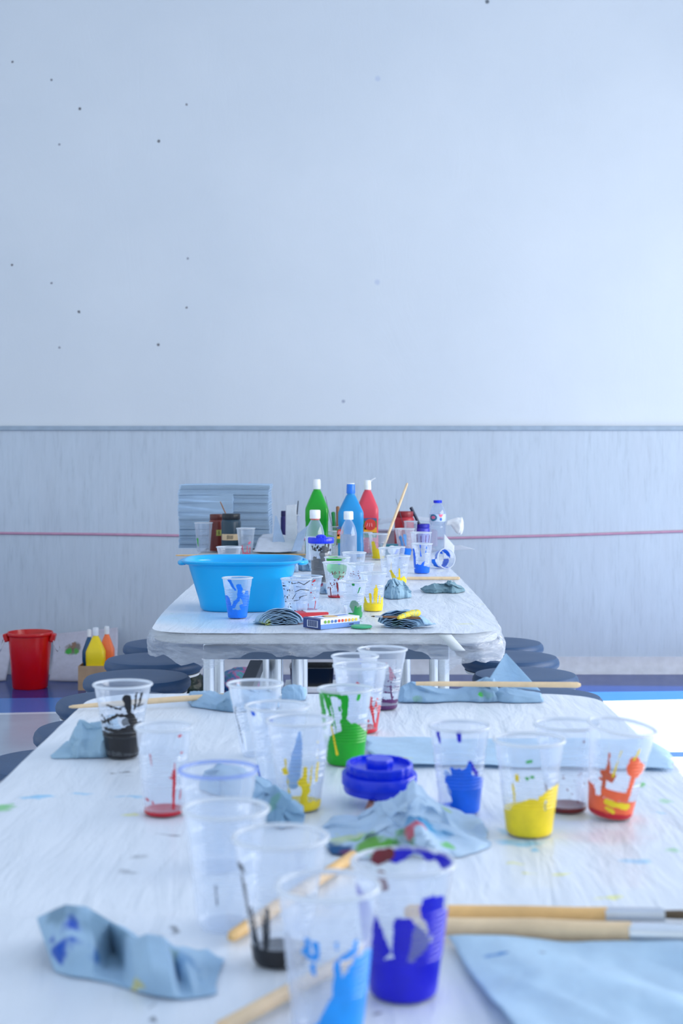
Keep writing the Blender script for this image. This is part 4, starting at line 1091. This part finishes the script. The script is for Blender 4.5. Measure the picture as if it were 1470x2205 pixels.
# ------------------------------------------------------------------ tall paint bottles
def paint_bottle(x, ytop, w, d, color, label, cap=(235, 240, 246), capcol=None, z0=T, logo=None, flip=False, rz=0, h=None):
    hx = w / 2 * d / F
    X = (x - 735) * d / F
    h = h or (HC - z0) - (ytop - 990) * d / F
    root = empty('paint_bottle', (X, d, z0), rz, label, 'paint bottle', 'tall paint bottles')
    k = h / .29
    hy = hx * .86
    secs = [(hx * .90, hy * .90, 0, 5), (hx, hy, .004 * k, 5), (hx, hy, .055 * k, 5), (hx * .97, hy * .97, .058 * k, 5), (hx * .97, hy * .97, .128 * k, 5), (hx, hy, .131 * k, 5), (hx * 1.0, hy, .172 * k, 5), (hx * .965, hy * .965, .181 * k, 4.5),
            (hx * .67, hy * .67, .213 * k, 3), (hx * .40, hy * .42, .241 * k, 2.2), (hx * .30, hy * .34, .248 * k, 2), (hx * .29, hy * .33, .257 * k, 2)]
    mat = solid_mat('bottle_%02x%02x%02x' % color, color, .32, bump=.03, var=.03)
    MB().loft(secs, 64).build('bottle_body', mat, root, smooth=35)
    rc = hx * .335
    cm = solid_mat('cap_%s' % label[:12], capcol or cap, .35, bump=.2)
    b = MB().lathe([(rc, .252 * k), (rc * 1.03, .255 * k), (rc * .98, .284 * k), (rc * .86, .290 * k), (0, .290 * k)], 40, rad=lambda a, z: 1 + .012 * math.sin(a * 24))
    b.build('cap', cm, root, smooth=40)
    if flip:
        b = MB().box((rc * 1.55, 0, .294 * k), (rc * 1.5, rc * 1.0, .004), Matrix.Rotation(-.45, 3, 'Y'))
        b.box((rc * 1.05, 0, .287 * k), (rc * .5, rc * .4, .004))
        b.build('flip_top', cm, root, bevel=.001, smooth=0)
    if capcol:
        MB().lathe([(rc * .9, .2895 * k), (rc * .9, .2925 * k), (0, .2925 * k)], 30).build('cap_top', WHITEP, root)
    if logo:
        lx, lz, lw, lh = logo
        y = -hy * .97 - .0008
        MB().box((lx, y, lz), (lw, .0012, lh)).build('label', flat((54, 128, 54)), root, smooth=0)
        lab = root.children[-1]
        b = MB(); b.lathe([(0, 0), (lw * .44, 0), (lw * .44, .0008), (0, .0008)], 32, mat=Matrix.Rotation(PI / 2, 3, 'X'), c=(lx, y - .001, lz + lh * .18))
        b.build('emblem', flat((214, 58, 52)), lab, smooth=0)
        b = MB(); b.box((lx, y - .0005, lz - lh * .10), (lw * .98, .0006, lh * .26)); b.box((lx - lw * .3, y - .0005, lz + lh * .02), (lw * .3, .0006, lh * .2)); b.build('stripe', flat((246, 168, 40)), lab, smooth=0)
        b = MB(); b.box((lx, y - .0005, lz + lh * .45), (lw * .98, .0006, lh * .14)); b.build('band', flat((70, 90, 140)), lab, smooth=0)
        b = MB()
        for q in range(3): b.tube([(lx - lw * .28 + lw * .2 * q, y - .0022, lz + lh * (.08)), (lx - lw * .18 + lw * .14 * q, y - .0022, lz + lh * .26)], [.0016, .0012], 8)
        b.build('lettering', flat((240, 160, 165)), lab)
    return root
paint_bottle(682, 1032, 50, 5.56, (8, 160, 34), 'tall green paint bottle with a white cap by the wall')
paint_bottle(755, 1042, 55, 5.42, (22, 140, 205), 'tall blue paint bottle with a blue-smeared cap', capcol=(16, 120, 225), logo=(-.040, .085, .026, .06))
paint_bottle(791, 1034, 47, 5.66, (214, 66, 86), 'tall red paint bottle with an open flip cap and a round emblem', flip=True, logo=(.010, .100, .052, .075))

def clear_bottle(x, ytop, w, yb, label, fill=None, ring=False):
    d = D(yb); X = (x - 735) * d / F; h = .37 - (ytop - 990) * d / F; R = w / 2 * d / F
    root = empty('clear_bottle', (X, d, T), 0, label, 'bottle', 'clear bottles with white caps')
    MB().lathe([(0, .001), (R * .9, 0), (R, .005), (R, h * .52), (R * .98, h * .58), (R * .80, h * .70), (R * .5, h * .80), (R * .42, h * .82), (R * .42, h * .88)], 48, caps=False).build('bottle_body', BOTTLE, root, smooth=60)
    if fill: MB().lathe([(0, .003), (R * .88, .003), (R * .95, .008), (R * .95, h * fill), (0, h * fill)], 40).build('liquid', plastic('milky_water', (205, 212, 222), body=.55, edge=.3, gloss=.1), root, smooth=50)
    MB().lathe([(R * .56, h * .84), (R * .58, h * .85), (R * .58, h * .985), (R * .5, h), (0, h)], 40, rad=lambda a, z: 1 + .015 * math.sin(a * 26)).build('cap', WHITEP, root, smooth=40)
    if ring: MB().lathe([(R * .46, h * .815), (R * .50, h * .82), (R * .50, h * .835), (R * .46, h * .84)], 32, caps=False).build('ring', flat((214, 90, 86)), root)
clear_bottle(750, 1101, 36, 1212, 'small clear bottle with a white cap in front of the tall blue bottle', .55)
clear_bottle(678, 1098, 40, 1214, 'small clear bottle with a white cap in front of the tall green bottle', None, True)

# water bottle
d = 5.72; s = d / F
root = empty('water_bottle', ((942 - 735) * s, d, T), .1, 'clear water bottle with a blue cap and a printed sleeve at the right', 'bottle')
R = 17.5 * s; hh = .37 - 87 * s
prof = [(0, .004), (R * .7, 0), (R * .95, .004), (R, .012)]
for k in range(14):
    z = .02 + k * .0065; prof.append((R * (.965 + .03 * (k % 2)), z))
prof += [(R * .88, hh * .52), (R, hh * .58), (R, hh * .74), (R * .92, hh * .80), (R * .66, hh * .89), (R * .42, hh * .93), (R * .40, hh * .96)]
MB().lathe(prof, 48, caps=False).build('bottle_body', BOTTLE, root, smooth=60)
MB().lathe([(R * .5, hh * .945), (R * .52, hh * .95), (R * .52, hh * .995), (R * .46, hh), (0, hh)], 32, rad=lambda a, z: 1 + .02 * math.sin(a * 22)).build('cap', BLUEP, root, smooth=40)
MB().lathe([(R * 1.012, hh * .59), (R * 1.015, hh * .735)], 48, caps=False).build('label', flat((196, 214, 240)), root)
lab = root.children[-1]
def patch(par, name, a0, a1, z0_, z1, rr, mat, shape=None):
    v = []; f = []; n = 18
    for i in range(n + 1):
        for j in range(n + 1):
            a = a0 + (a1 - a0) * i / n; z = z0_ + (z1 - z0_) * j / n
            v.append((rr * math.sin(a), -rr * math.cos(a), z))
    for i in range(n):
        for j in range(n):
            if shape and not shape((i + .5) / n * 2 - 1, (j + .5) / n * 2 - 1): continue
            q = i * (n + 1) + j; f.append((q, q + n + 1, q + n + 2, q + 1))
    MB().add(v, f).build(name, mat, par, smooth=180)
patch(lab, 'emblem', -1.25, -.25, hh * .60, hh * .73, R * 1.03, flat((30, 110, 150)), lambda a, b: a * a + b * b < 1)
patch(lab, 'emblem_centre', -1.0, -.45, hh * .64, hh * .70, R * 1.04, flat((214, 110, 150)), lambda a, b: a * a + b * b < 1)
patch(lab, 'pink_mark', -.1, .55, hh * .675, hh * .73, R * 1.03, flat((232, 110, 140)), lambda a, b: abs(a) < .35 + .6 * (b + 1) / 2)
patch(lab, 'blue_mark', .08, .38, hh * .605, hh * .665, R * 1.03, flat((40, 100, 200)), lambda a, b: a * a + b * b < 1)

# ------------------------------------------------------------------ jars
def jar(x, w, ytop, yb, color, label, lid=None, band=None, z0=T, name='paint_jar', shoulder=.86, mat=None, d=None, open_=False):
    d = d or D(yb, z0); s = d / F; R = w / 2 * s; h = (HC - z0) - (ytop - 990) * s
    root = empty(name, ((x - 735) * s, d, z0), -.05, label, 'paint jar', 'paint jars')
    mt = mat or solid_mat('jar_%02x%02x%02x' % color, color, .35, var=.12, bump=.1)
    MB().lathe([(0, 0), (R * .94, 0), (R, .004), (R, h * .78), (R * .97, h * .82), (R * .84, h * .85), (R * .84, h * .9)], 48, caps=False).build('jar_body', mt, root, smooth=50)
    lm = solid_mat('lid_%s' % label[:14], lid or tuple(int(q * .8) for q in color), .4)
    MB().lathe([(R * .90, h * .85), (R * .93, h * .86), (R * .93, h * .98), (R * .88, h), (0, h)], 48, rad=lambda a, z: 1 + .012 * math.sin(a * 30)).build('lid', lm, root, smooth=40)
    if band:
        b0, b1, bc, a0, a1 = band
        patch(root, 'label', a0, a1, h * b0, h * b1, R * 1.012, flat(bc))
        patch(root, 'label_print', a0 + (a1 - a0) * .35, a0 + (a1 - a0) * .65, h * (b0 + .03), h * (b1 - .03), R * 1.024, flat((70, 70, 60)), lambda a, b: (int((a + 1) * 5) + int((b + 1) * 3)) % 2 == 0)
    return root
jar(467, 33, 1107, 1186, (120, 52, 48), 'brown paint jar with a small yellow-green label', band=(.42, .58, (176, 180, 90), .05, .75))
jar(497.5, 42, 1106, 1189, (30, 60, 78), 'dark teal paint jar with a beige label band', lid=(18, 26, 36), band=(.32, .48, (206, 182, 148), -1.1, 1.1))
jar(870, 42, 1101, 1181, (176, 34, 48), 'red paint jar with a red screw lid at the back right')
jar(908, 36, 1128, 1180, (60, 62, 190), 'open paint jar with a blue-smeared rim beside the water bottle', lid=(30, 30, 170))
jar(613, 18, 1100, 1176, (52, 44, 108), 'narrow dark purple jar behind the loose papers')

# the clear jar with the scalloped blue lid
def scallop_lid(root, R, z, up=1, name='lid'):
    b = MB()
    b.lathe([(R * .90, z), (R * .98, z + .001 * up), (R, z + .004 * up), (R, z + .016 * up), (R * .96, z + .018 * up), (0, z + .018 * up)], 96, rad=lambda a, zz: 1 + .012 * math.sin(a * 32))
    b.lathe([(R * .36, z + .017 * up), (R * .36, z + .022 * up), (R * .22, z + .026 * up), (0, z + .027 * up)], 48, rad=lambda a, zz: 1 + .10 * math.sin(a * 6))
    return b.build(name, BLUEP, root, smooth=40)
d = D(1251); s = d / F; h = .37 - 160 * s - .027
root = empty('paint_jar', ((691 - 735) * s, d, T), 0, 'clear jar with grey paint inside under a ribbed blue lid', 'paint jar', 'paint jars')
R = 22.5 * s
MB().lathe([(R * .88, .001), (R * .92, 0), (R * .97, h * .4), (R * 1.0, h * .97), (R * .96, h)], 56, caps=False).build('jar_body', CUP, root, smooth=60)
smear(root, R * .92, R * .99, h, [(-.8, .1, .8, .1, .2), (-.4, .45, -.2, .2, .16), (.3, .7, .5, .3, .12, .2), (.1, .9, .6, .85, .05), (-.6, .6, -.5, .5, .05), (.7, .6, .8, .2, .12)], 'grey', 5, 0, amp=.05)
smear(root, R * .92, R * .99, h, dots(40, 4, -.9, .9, .8, .98, .018) + [(.1, .55, .5, .75, .04), (-.3, .4, .0, .5, .02)], 'black', 6, 1, amp=.01)
MB().lathe([(0, .002), (R * .88, .002), (R * .9, h * .18), (0, h * .18)], 40).build('paint_pool', PAINT['grey'], root)
scallop_lid(root, 28 * s, h - .001)

# loose upturned lid on the near table
d = 1.545; s = d / F
root = empty('screw_lid', ((813 - 735) * s, d, T), .3, 'deep blue scalloped screw lid lying upside down on the near table', 'lid')
R = 81 * s
MB().lathe([(0, .0), (R * .24, .0), (R * .30, .008), (R * .36, .012)], 48, rad=lambda a, z: 1 + .08 * math.sin(a * 6)).build('spout', BLUEP, root, smooth=40)
MB().lathe([(0, .010), (R * .93, .010), (R * .95, .012), (R * .95, .018), (R, .0185), (R, .0285), (R * .975, .030)], 96, caps=False).lathe([(R * .975, .030), (R * .8, .030), (0, .029)], 96, caps=False).build('flange', BLUEP, root, smooth=35)
MB().lathe([(R * .86, .0295), (R * .88, .031), (R * .88, .039), (R * .85, .0405), (R * .80, .0405), (R * .78, .036), (0, .034)], 144, rad=lambda a, z: 1 + .018 * (abs(math.sin(a * 9)) - .5) * 1.8).build('scalloped_ring', BLUEP, root, smooth=35)
MB().lathe([(R * .34, .033), (R * .36, .042), (R * .33, .0455), (0, .0455)], 48, rad=lambda a, z: 1 + .05 * math.sin(a * 8)).build('inner_ring', BLUEP, root, smooth=35)
for o in root.children: o.location = (0, -.004, 0)
root.rotation_euler = (math.radians(3), 0, .3)
root.location.z += .002

# ------------------------------------------------------------------ crayon box and its neighbours
p = at(690, 1356); L_, Dp, Hb = .112, .060, .0225; ang = math.radians(40)
root = empty('crayon_box', (p.x, p.y, T), ang, 'blue and white crayon box with a row of coloured dots', 'box')
WH = flat((236, 240, 246)); NB = flat((34, 62, 128)); LB = flat((112, 152, 216))
b = MB(); b.box((L_ / 2, Dp / 2, Hb / 2 + .0004), (L_, Dp, Hb))
b.build('carton', WH, root, smooth=0, bevel=.0005)
MB().box((L_ / 2, -.0003, Hb * .24), (L_ * .998, .0008, Hb * .46)).build('lower_stripe', LB, root, smooth=0)
MB().box((-.0003, Dp / 2, Hb / 2), (.0008, Dp, Hb * .98)).box((.004, Dp / 2, Hb + .0006), (.0085, Dp, .0006)).build('end_panel', NB, root, smooth=0)
b = MB(); b.box((-.0010, Dp * .45, Hb * .48), (.0006, Dp * .62, Hb * .66)); b.build('barcode_panel', flat((214, 222, 236)), root, smooth=0)
b = MB()
for k in range(16): b.box((-.0015, Dp * .18 + k * Dp * .035, Hb * .50), (.0004, Dp * (.010 + .010 * ((k * 7) % 3)), Hb * .58))
b.build('barcode', flat((50, 70, 120)), root, smooth=0)
for k, c in enumerate([(110, 170, 60), (130, 180, 60), (80, 120, 180), (60, 110, 180), (210, 50, 60), (220, 70, 50), (240, 150, 60), (240, 170, 60), (245, 210, 80), (250, 225, 90)]):
    MB().lathe([(0, 0), (.0033, 0), (.0033, .0006), (0, .0006)], 20, mat=Matrix.Rotation(PI / 2, 3, 'X'), c=(.013 + k * .0098, -.0006, Hb * .70)).build('colour_dot', flat(c), root, smooth=0)
b = MB(); b.lathe([(0, 0), (.018, 0), (.018, .0006), (0, .0006)], 30, c=(L_ * .45, Dp * .5, Hb + .0005)); b.build('printed_picture', flat((228, 190, 130)), root, smooth=0)
b = MB(); b.box((L_ * .75, Dp * .55, Hb + .0008), (.035, .012, .0006)); b.box((L_ * .25, Dp * .6, Hb + .0008), (.028, .010, .0006)); b.build('printed_title', flat((90, 130, 200)), root, smooth=0)
b = MB(); b.box((L_ * .78, -.0010, Hb * .28), (.012, .0004, .0025)); b.build('small_print', NB, root, smooth=0)
b = MB(); b.box((L_ + .006, Dp / 2, Hb * .5), (.012, Dp * .96, .0008), Matrix.Rotation(.5, 3, 'Y')); b.build('end_flap', WH, root, smooth=0)
p = at(668, 1333)
root = empty('crayon_box', (p.x, p.y, T), .25, 'red and white flat carton lying behind the blue crayon box', 'box')
MB().box((0, 0, .009), (.075, .05, .016)).build('carton', flat((210, 56, 66)), root, smooth=0, bevel=.0006)
MB().box((.012, .004, .0176), (.05, .036, .001)).build('label', WH, root, smooth=0)
p = at(778, 1353)
o = MB().lathe([(0, 0), (.022, 0), (.024, .003), (.022, .005), (0, .005)], 32, c=(0, 0, .0005)).build('green_lid', flat((70, 180, 130)), None, (p.x, p.y + .01, T)); tag(o, 'small flat green lid partly under the crayon box', 'lid')

# ------------------------------------------------------------------ paper stack, papers, boxes at the back
d = 5.93; s = d / F
b = MB(); rs = random.Random(4); W2, Dq, Hs = 195 * s, .28, .37 - 54 * s
NL = 56
for k in range(NL):
    t = k / (NL - 1)
    dx = .0022 * rs.uniform(-1, 1) + (.003 if t > .93 else -.003 if t > .5 else 0); dy = .004 * rs.uniform(-1, 1) + .004 * math.sin(k * .9)
    rot = Matrix.Rotation(math.radians(.35 * math.sin(t * 9)), 3, 'Z')
    v = []; n = 12
    z0_ = Hs * t * .985; th = Hs / NL * .66
    for zz in (z0_, z0_ + th):
        for i in range(n + 1):
            x = -W2 / 2 + W2 * i / n
            sag = -.016 * t * max(0, (x + W2 * .5) / W2 - .62) ** 1.4 * 0 + .002 * math.sin((x / W2 + .5) * PI) * t
            for y in (-Dq / 2, Dq / 2):
                q = rot @ Vector((x + dx, y + dy, 0)); v.append((q.x, q.y, zz + sag))
    f = []
    m_ = 2 * (n + 1)
    for i in range(n):
        a = 2 * i
        f += [(a, a + 1, a + 3, a + 2), (m_ + a, m_ + a + 2, m_ + a + 3, m_ + a + 1), (a, a + 2, m_ + a + 2, m_ + a), (a + 1, m_ + a + 1, m_ + a + 3, a + 3)]
    f += [(0, m_, m_ + 1, 1), (2 * n, 2 * n + 1, m_ + 2 * n + 1, m_ + 2 * n)]
    b.add(v, f)
# a batch of sheets pushed forward at the left, its corner facing the viewer
for k in range(24):
    t = .52 + k * .0165; z0_ = Hs * t
    rot = Matrix.Rotation(math.radians(-4 + rs.uniform(-.3, .3)), 3, 'Z')
    b.box((-W2 * .5 + W2 * .31 + rs.uniform(-.001, .001), -Dq / 2 - .002 + .05, z0_ - .012), (W2 * .60, .10, Hs / NL * .72), rot)
o = b.build('paper_stack', solid_mat('pale_blue_paper', (172, 200, 228), .8, var=.03), None, ((482 - 735) * s, d + .14, T + .001), smooth=0)
tag(o, 'tall stack of pale blue paper sheets at the back left by the wall', 'paper stack')

def sheet(pts, label, mat, name='paper_sheet', group='loose white papers', thick=.0008, cat='paper'):
    """a bent sheet through a grid of world points"""
    c = sum((Vector(p) for r in pts for p in r), Vector()) / sum(len(r) for r in pts)
    R_, C_ = len(pts), len(pts[0]); n = 10; v = []; f = []
    NR, NC = (R_ - 1) * n, (C_ - 1) * n
    for i in range(NR + 1):
        for j in range(NC + 1):
            u, w = i / n, j / n; a, e = min(int(u), R_ - 2), min(int(w), C_ - 2); u -= a; w -= e
            u2, w2 = u * u * (3 - 2 * u), w
            p = (Vector(pts[a][e]) * (1 - u2) + Vector(pts[a + 1][e]) * u2) * (1 - w2) + (Vector(pts[a][e + 1]) * (1 - u2) + Vector(pts[a + 1][e + 1]) * u2) * w2
            v.append(p - c)
    for i in range(NR):
        for j in range(NC):
            q = i * (NC + 1) + j; f.append((q, q + NC + 1, q + NC + 2, q + 1))
    return tag(MB().add(v, f).build(name, mat, None, c, smooth=180, solid=thick), label, cat, group)
WPAPER = paper_mat('white_paper', (226, 232, 242), (), .1)
PPAPER = paper_mat('pale_blue_sheet', (186, 208, 234), (), .15)
LPAPER = paper_mat('pinkish_board', (206, 196, 214), (), .1)
sheet([[up(546, 1188, 5.45), up(600, 1189, 5.45), up(652, 1186, 5.45)], [up(556, 1160, 5.6), up(600, 1158, 5.6), up(648, 1166, 5.6)], [up(566, 1150, 5.75), up(600, 1149, 5.8), up(642, 1160, 5.8)]], 'white paper sheet curving up behind the green-smeared towel', WPAPER)
sheet([[up(586, 1172, 5.55), up(616, 1176, 5.55)], [up(592, 1110, 5.62), up(596, 1112, 5.62)]], 'pointed pale sheet leaning left of the purple jar', PPAPER)
sheet([[up(627, 1188, 5.42), up(648, 1186, 5.42)], [up(640, 1150, 5.5), up(662, 1132, 5.5)]], 'pale blue sheet leaning beside the clear bottles', PPAPER)
sheet([[up(614, 1176, 5.66), up(640, 1176, 5.66)], [up(615, 1088, 5.72), up(638, 1086, 5.72)]], 'upright white sheet folded at the back, behind the stacked cup', WPAPER)
sheet([[up(958, 1186, 5.48), up(1022, 1183, 5.42)], [up(960, 1174, 5.75), up(990, 1174, 5.75)]], 'white sheet jutting out over the right table edge', WPAPER)
sheet([[up(954, 1202, 5.31), up(976, 1202, 5.31)], [up(956, 1150, 5.34), up(978, 1176, 5.34)]], 'white paper scrap standing at the right corner of the tables', WPAPER)
o = MB().box((0, 0, .033), (.30, .16, .066)).build('cardboard_box', LPAPER, None, ((865 - 735) * 6.1 / F, 6.14, T + .0005), smooth=0, bevel=.001); tag(o, 'low pinkish white box behind the red paint jar', 'box')
sheet([[up(812, 1130, 5.95), up(880, 1118, 5.95), up(930, 1122, 5.95)], [up(815, 1118, 6.1), up(880, 1110, 6.1), up(928, 1115, 6.1)]], 'white sheet lying on the low box behind the red jar', WPAPER)
o = MB().box((0, 0, .0225), (.07, .05, .045)).build('small_carton', flat((30, 110, 130)), None, ((840 - 735) * 5.3 / F, 5.47, T + .001), smooth=0, bevel=.001); tag(o, 'small teal carton behind the yellow-painted cup', 'box')
MB().lathe([(0, 0), (.017, 0), (.017, .001), (0, .001)], 30, mat=Matrix.Rotation(PI / 2, 3, 'X'), c=(.012, -.0251, .024)).build('round_label', WH, o, smooth=0)
# white plastic bag puff, tied, bulging past the water bottle
b = MB(); v = []; f = []; n, m_ = 40, 28
cpt = [(962, 1126, 5), (972, 1124, 7), (982, 1128, 14), (990, 1132, 18), (994, 1138, 14), (996, 1144, 6)]
s = 5.7 / F
for i in range(m_ + 1):
    u = i / m_ * (len(cpt) - 1); k = min(int(u), len(cpt) - 2); t = u - k
    cx_, cy_, cr = [cpt[k][q] * (1 - t) + cpt[k + 1][q] * t for q in range(3)]
    for j in range(n):
        a = 2 * PI * j / n
        r = cr * s * (1 + .18 * noise.noise(Vector((math.cos(a) * 2, math.sin(a) * 2, i * .18))) + .08 * noise.noise(Vector((math.cos(a) * 6, math.sin(a) * 6, i * .6))))
        v.append(((cx_ - 962) * s + .25 * r * math.sin(a), r * math.cos(a), (1126 - cy_) * s + r * math.sin(a)))
for i in range(m_):
    for j in range(n): f.append((i * n + j, i * n + (j + 1) % n, (i + 1) * n + (j + 1) % n, (i + 1) * n + j))
f.append(tuple(range(n))); f.append(tuple(m_ * n + j for j in reversed(range(n))))
o = b.add(v, f).build('plastic_bag', paper_mat('white_bag', (244, 247, 252), (), .4), None, ((962 - 735) * s, 5.7, HC - 136 * s), smooth=180)
tag(o, 'white crumpled plastic bag puffed out beside the water bottle', 'plastic bag')

# ------------------------------------------------------------------ on the floor by the wall
d = 6.80; s = d / F
zb = lambda y: HC - (y - 990) * s
root = empty('red_bucket', ((65 - 735) * s, d, 0), 0, 'red plastic bucket with wire handle on the blue floor by the wall', 'bucket')
RED = solid_mat('red_bucket_plastic', (206, 8, 12), .25, var=.03, bump=.03)
Rt, Rb, hb = 47 * s, 37.5 * s, zb(1360)
MB().lathe([(0, .004), (Rb * .93, 0), (Rb, .006), (Rb + (Rt - Rb) * .8, hb * .80), (Rt * .97, hb * .93), (Rt * 1.02, hb * .935), (Rt * 1.04, hb * .95), (Rt * 1.04, hb * .985), (Rt * 1.02, hb), (Rt * .98, hb), (Rt * .95, hb * .95), (Rb * .96, .02), (0, .012)], 72, caps=False).build('bucket_body', RED, root, smooth=40)
for sgn in (-1, 1):
    b = MB(); b.box((sgn * (Rt * 1.06), -.01, hb * .90), (.022, .05, hb * .15), Matrix.Rotation(sgn * .28, 3, 'Y')); b.build('lug', RED, root, smooth=0, bevel=.006)
    b = MB(); xx = sgn * (Rt * 1.10)
    b.tube([(xx, -.03, hb * .88), (xx + sgn * .005, -.036, hb * .80), (xx + sgn * .016, -.038, hb * .70), (xx + sgn * .022, -.03, hb * .66), (xx + sgn * .026, .0, hb * .70), (xx + sgn * .018, .01, hb * .85)], [.0018] * 6, 8); b.build('wire_handle', STEEL, root)

# cardboard box with three bottles
d = 6.72; s = d / F
bx0, bx1 = (168 - 735) * s, (262 - 735) * s
root = empty('cardboard_box', ((bx0 + bx1) / 2, d + .09, 0), 0, 'small brown open cardboard box holding paint bottles on the floor', 'box')
KR = solid_mat('brown_cardboard', (176, 146, 116), .8)
w_, hb = bx1 - bx0, .115
MB().box((0, -.088, hb / 2), (w_, .004, hb)).box((0, .088, hb / 2), (w_, .004, hb)).box((-w_ / 2 + .002, 0, hb / 2), (.004, .172, hb)).box((w_ / 2 - .002, 0, hb / 2), (.004, .172, hb)).box((0, 0, .003), (w_ - .008, .172, .004)).build('carton', KR, root, smooth=0)
paint_bottle(206, 1355, 40, 6.765, (248, 216, 14), 'yellow paint bottle standing in the cardboard box on the floor', z0=.006, h=HC - 364 * 6.765 / F)
paint_bottle(230, 1352, 32, 6.845, (250, 122, 66), 'orange paint bottle standing in the cardboard box on the floor', z0=.006, h=HC - 362 * 6.83 / F)
paint_bottle(192, 1358, 28, 6.858, (20, 78, 122), 'dark blue paint bottle standing in the cardboard box on the floor', z0=.006, h=HC - 368 * 6.86 / F)

# curled white poster leaning on the wall, with a green painted tree-like shape
def poster(x0, x1, ytl, ytr, ybl, ybr, label, seed, art=None):
    s1 = 7.18 / F; s2 = 6.95 / F
    v = []; f = []; n = 26
    c = Vector(((x0 + x1) / 2 * s1 - 735 * s1, 7.05, .0))
    for i in range(n + 1):
        u = i / n
        for j in range(n + 1):
            w = j / n
            x = x0 + (x1 - x0) * u; yt = ytl + (ytr - ytl) * u
            top = HC - (yt - 990) * s1
            # the foot curls forward, then up the wall
            Y = 7.20 - (.20 * (1 - w) ** 1.8) - .03 * math.sin(PI * u) * (1 - w)
            z = .004 + (top - .004) * (w ** .92)
            X = (x - 735) * (s1 * w + s1 * .985 * (1 - w))
            v.append((X - c.x, Y - c.y, z))
    for i in range(n):
        for j in range(n):
            q = i * (n + 1) + j; f.append((q, q + n + 1, q + n + 2, q + 1))
    mt = paper_mat('poster_paper_%d' % seed, (206, 206, 220), art(c) if art else (), .1)
    return tag(MB().add(v, f).build('poster', mt, None, c, smooth=180, solid=.001), label, 'poster', 'white posters leaning on the wall')
def art(c):
    def q(x, y, r, col, sx=1, sy=1, a=.95):
        s1 = 7.14 / F
        return ((x - 735) * s1 - c.x, 7.16 - c.y, HC - (y - 990) * s1, r, col, sx, 3, a)
    return [q(150, 1399, .030, (120, 110, 90), 1, 1, .85), q(162, 1396, .030, (116, 106, 92), 1, 1, .85), q(147, 1403, .020, (60, 180, 70), 1, 1, .9), q(165, 1404, .018, (90, 170, 80)), q(157, 1392, .016, (150, 120, 100)), q(158, 1408, .014, (10, 170, 120)), q(161, 1411, .010, (20, 110, 160))]
poster(112, 252, 1366, 1352, 1455, 1455, 'curled white poster with a green painted tree crown, between bucket and box', 1, art)
poster(-90, 20, 1380, 1363, 1455, 1455, 'pale blank poster at the left edge behind the bucket', 2)

# things under and behind the second table
d = 6.75; s = d / F
zt = lambda y: max(.0, HC - (y - 990) * s)
root = empty('storage_crate', ((672 - 735) * s, d, 0), 0, 'black plastic crate on a white base seen under the second table', 'crate')
b = MB(); b.loft([(.098, .09, .028, 8), (.104, .10, .11, 8), (.107, .104, .115, 8), (.10, .096, .115, 8), (.095, .087, .035, 8)], 48); b.build('crate_body', solid_mat('black_plastic', (18, 22, 30), .25, bump=.4, scale=12), root, smooth=35)
MB().box((0, 0, .0145), (.26, .24, .027)).build('base', WHITEP, root, smooth=0, bevel=.004)
def lump(x, y, rx, rz, d, label, mat, seed, name, cat):
    s = d / F; v = []; f = []; n, m_ = 40, 24
    rz_ = rz * s; rx_ = rx * s
    for i in range(m_ + 1):
        ph = PI * i / m_
        for j in range(n):
            a = 2 * PI * j / n
            p = Vector((math.sin(ph) * math.cos(a), math.sin(ph) * math.sin(a), -math.cos(ph)))
            k = 1 + .16 * noise.noise(p * 2.2 + Vector((seed, 0, 0))) + .08 * (1 - 2 * abs(noise.noise(p * 5 + Vector((seed, 4, 0)))))
            v.append((p.x * rx_ * k, p.y * min(rx_, .12) * k, max(.001, rz_ + p.z * rz_ * k)))
    for i in range(m_):
        for j in range(n): f.append((i * n + j, i * n + (j + 1) % n, (i + 1) * n + (j + 1) % n, (i + 1) * n + j))
    return tag(MB().add(v, f).build(name, mat, None, ((x - 735) * s, d, 0), smooth=180), label, cat, 'bags on the floor under the tables')
mb_ = NT('printed_bag'); n1 = mb_.noise(mb_.coord((1, 1, 1)), 9, 4, .6, 1.5)
BAGM = mb_.put(mb_.ramp(n1, [(.30, lin((20, 110, 70))), (.42, lin((60, 110, 170))), (.5, lin((180, 90, 130))), (.56, lin((90, 130, 180))), (.62, lin((20, 165, 60))), (.75, lin((20, 150, 50)))]), .3, mb_.bump(n1, .5, .02))
mb_ = NT('dark_bag'); n1 = mb_.noise(mb_.coord(), 14, 4, .6, 1.5)
DBAG = mb_.put(mb_.ramp(n1, [(.35, lin((10, 16, 18))), (.6, lin((24, 46, 30))), (.75, lin((30, 70, 110)))]), .35, mb_.bump(n1, .6, .02))
lump(520, 1430, 48, 32, 6.5, 'colourful printed plastic bag, green and blue, under the second table', BAGM, 3, 'shopping_bag', 'bag')
lump(408, 1430, 32, 34, 6.4, 'dark bag beside the left legs of the second table', DBAG, 6, 'dark_bag', 'bag')
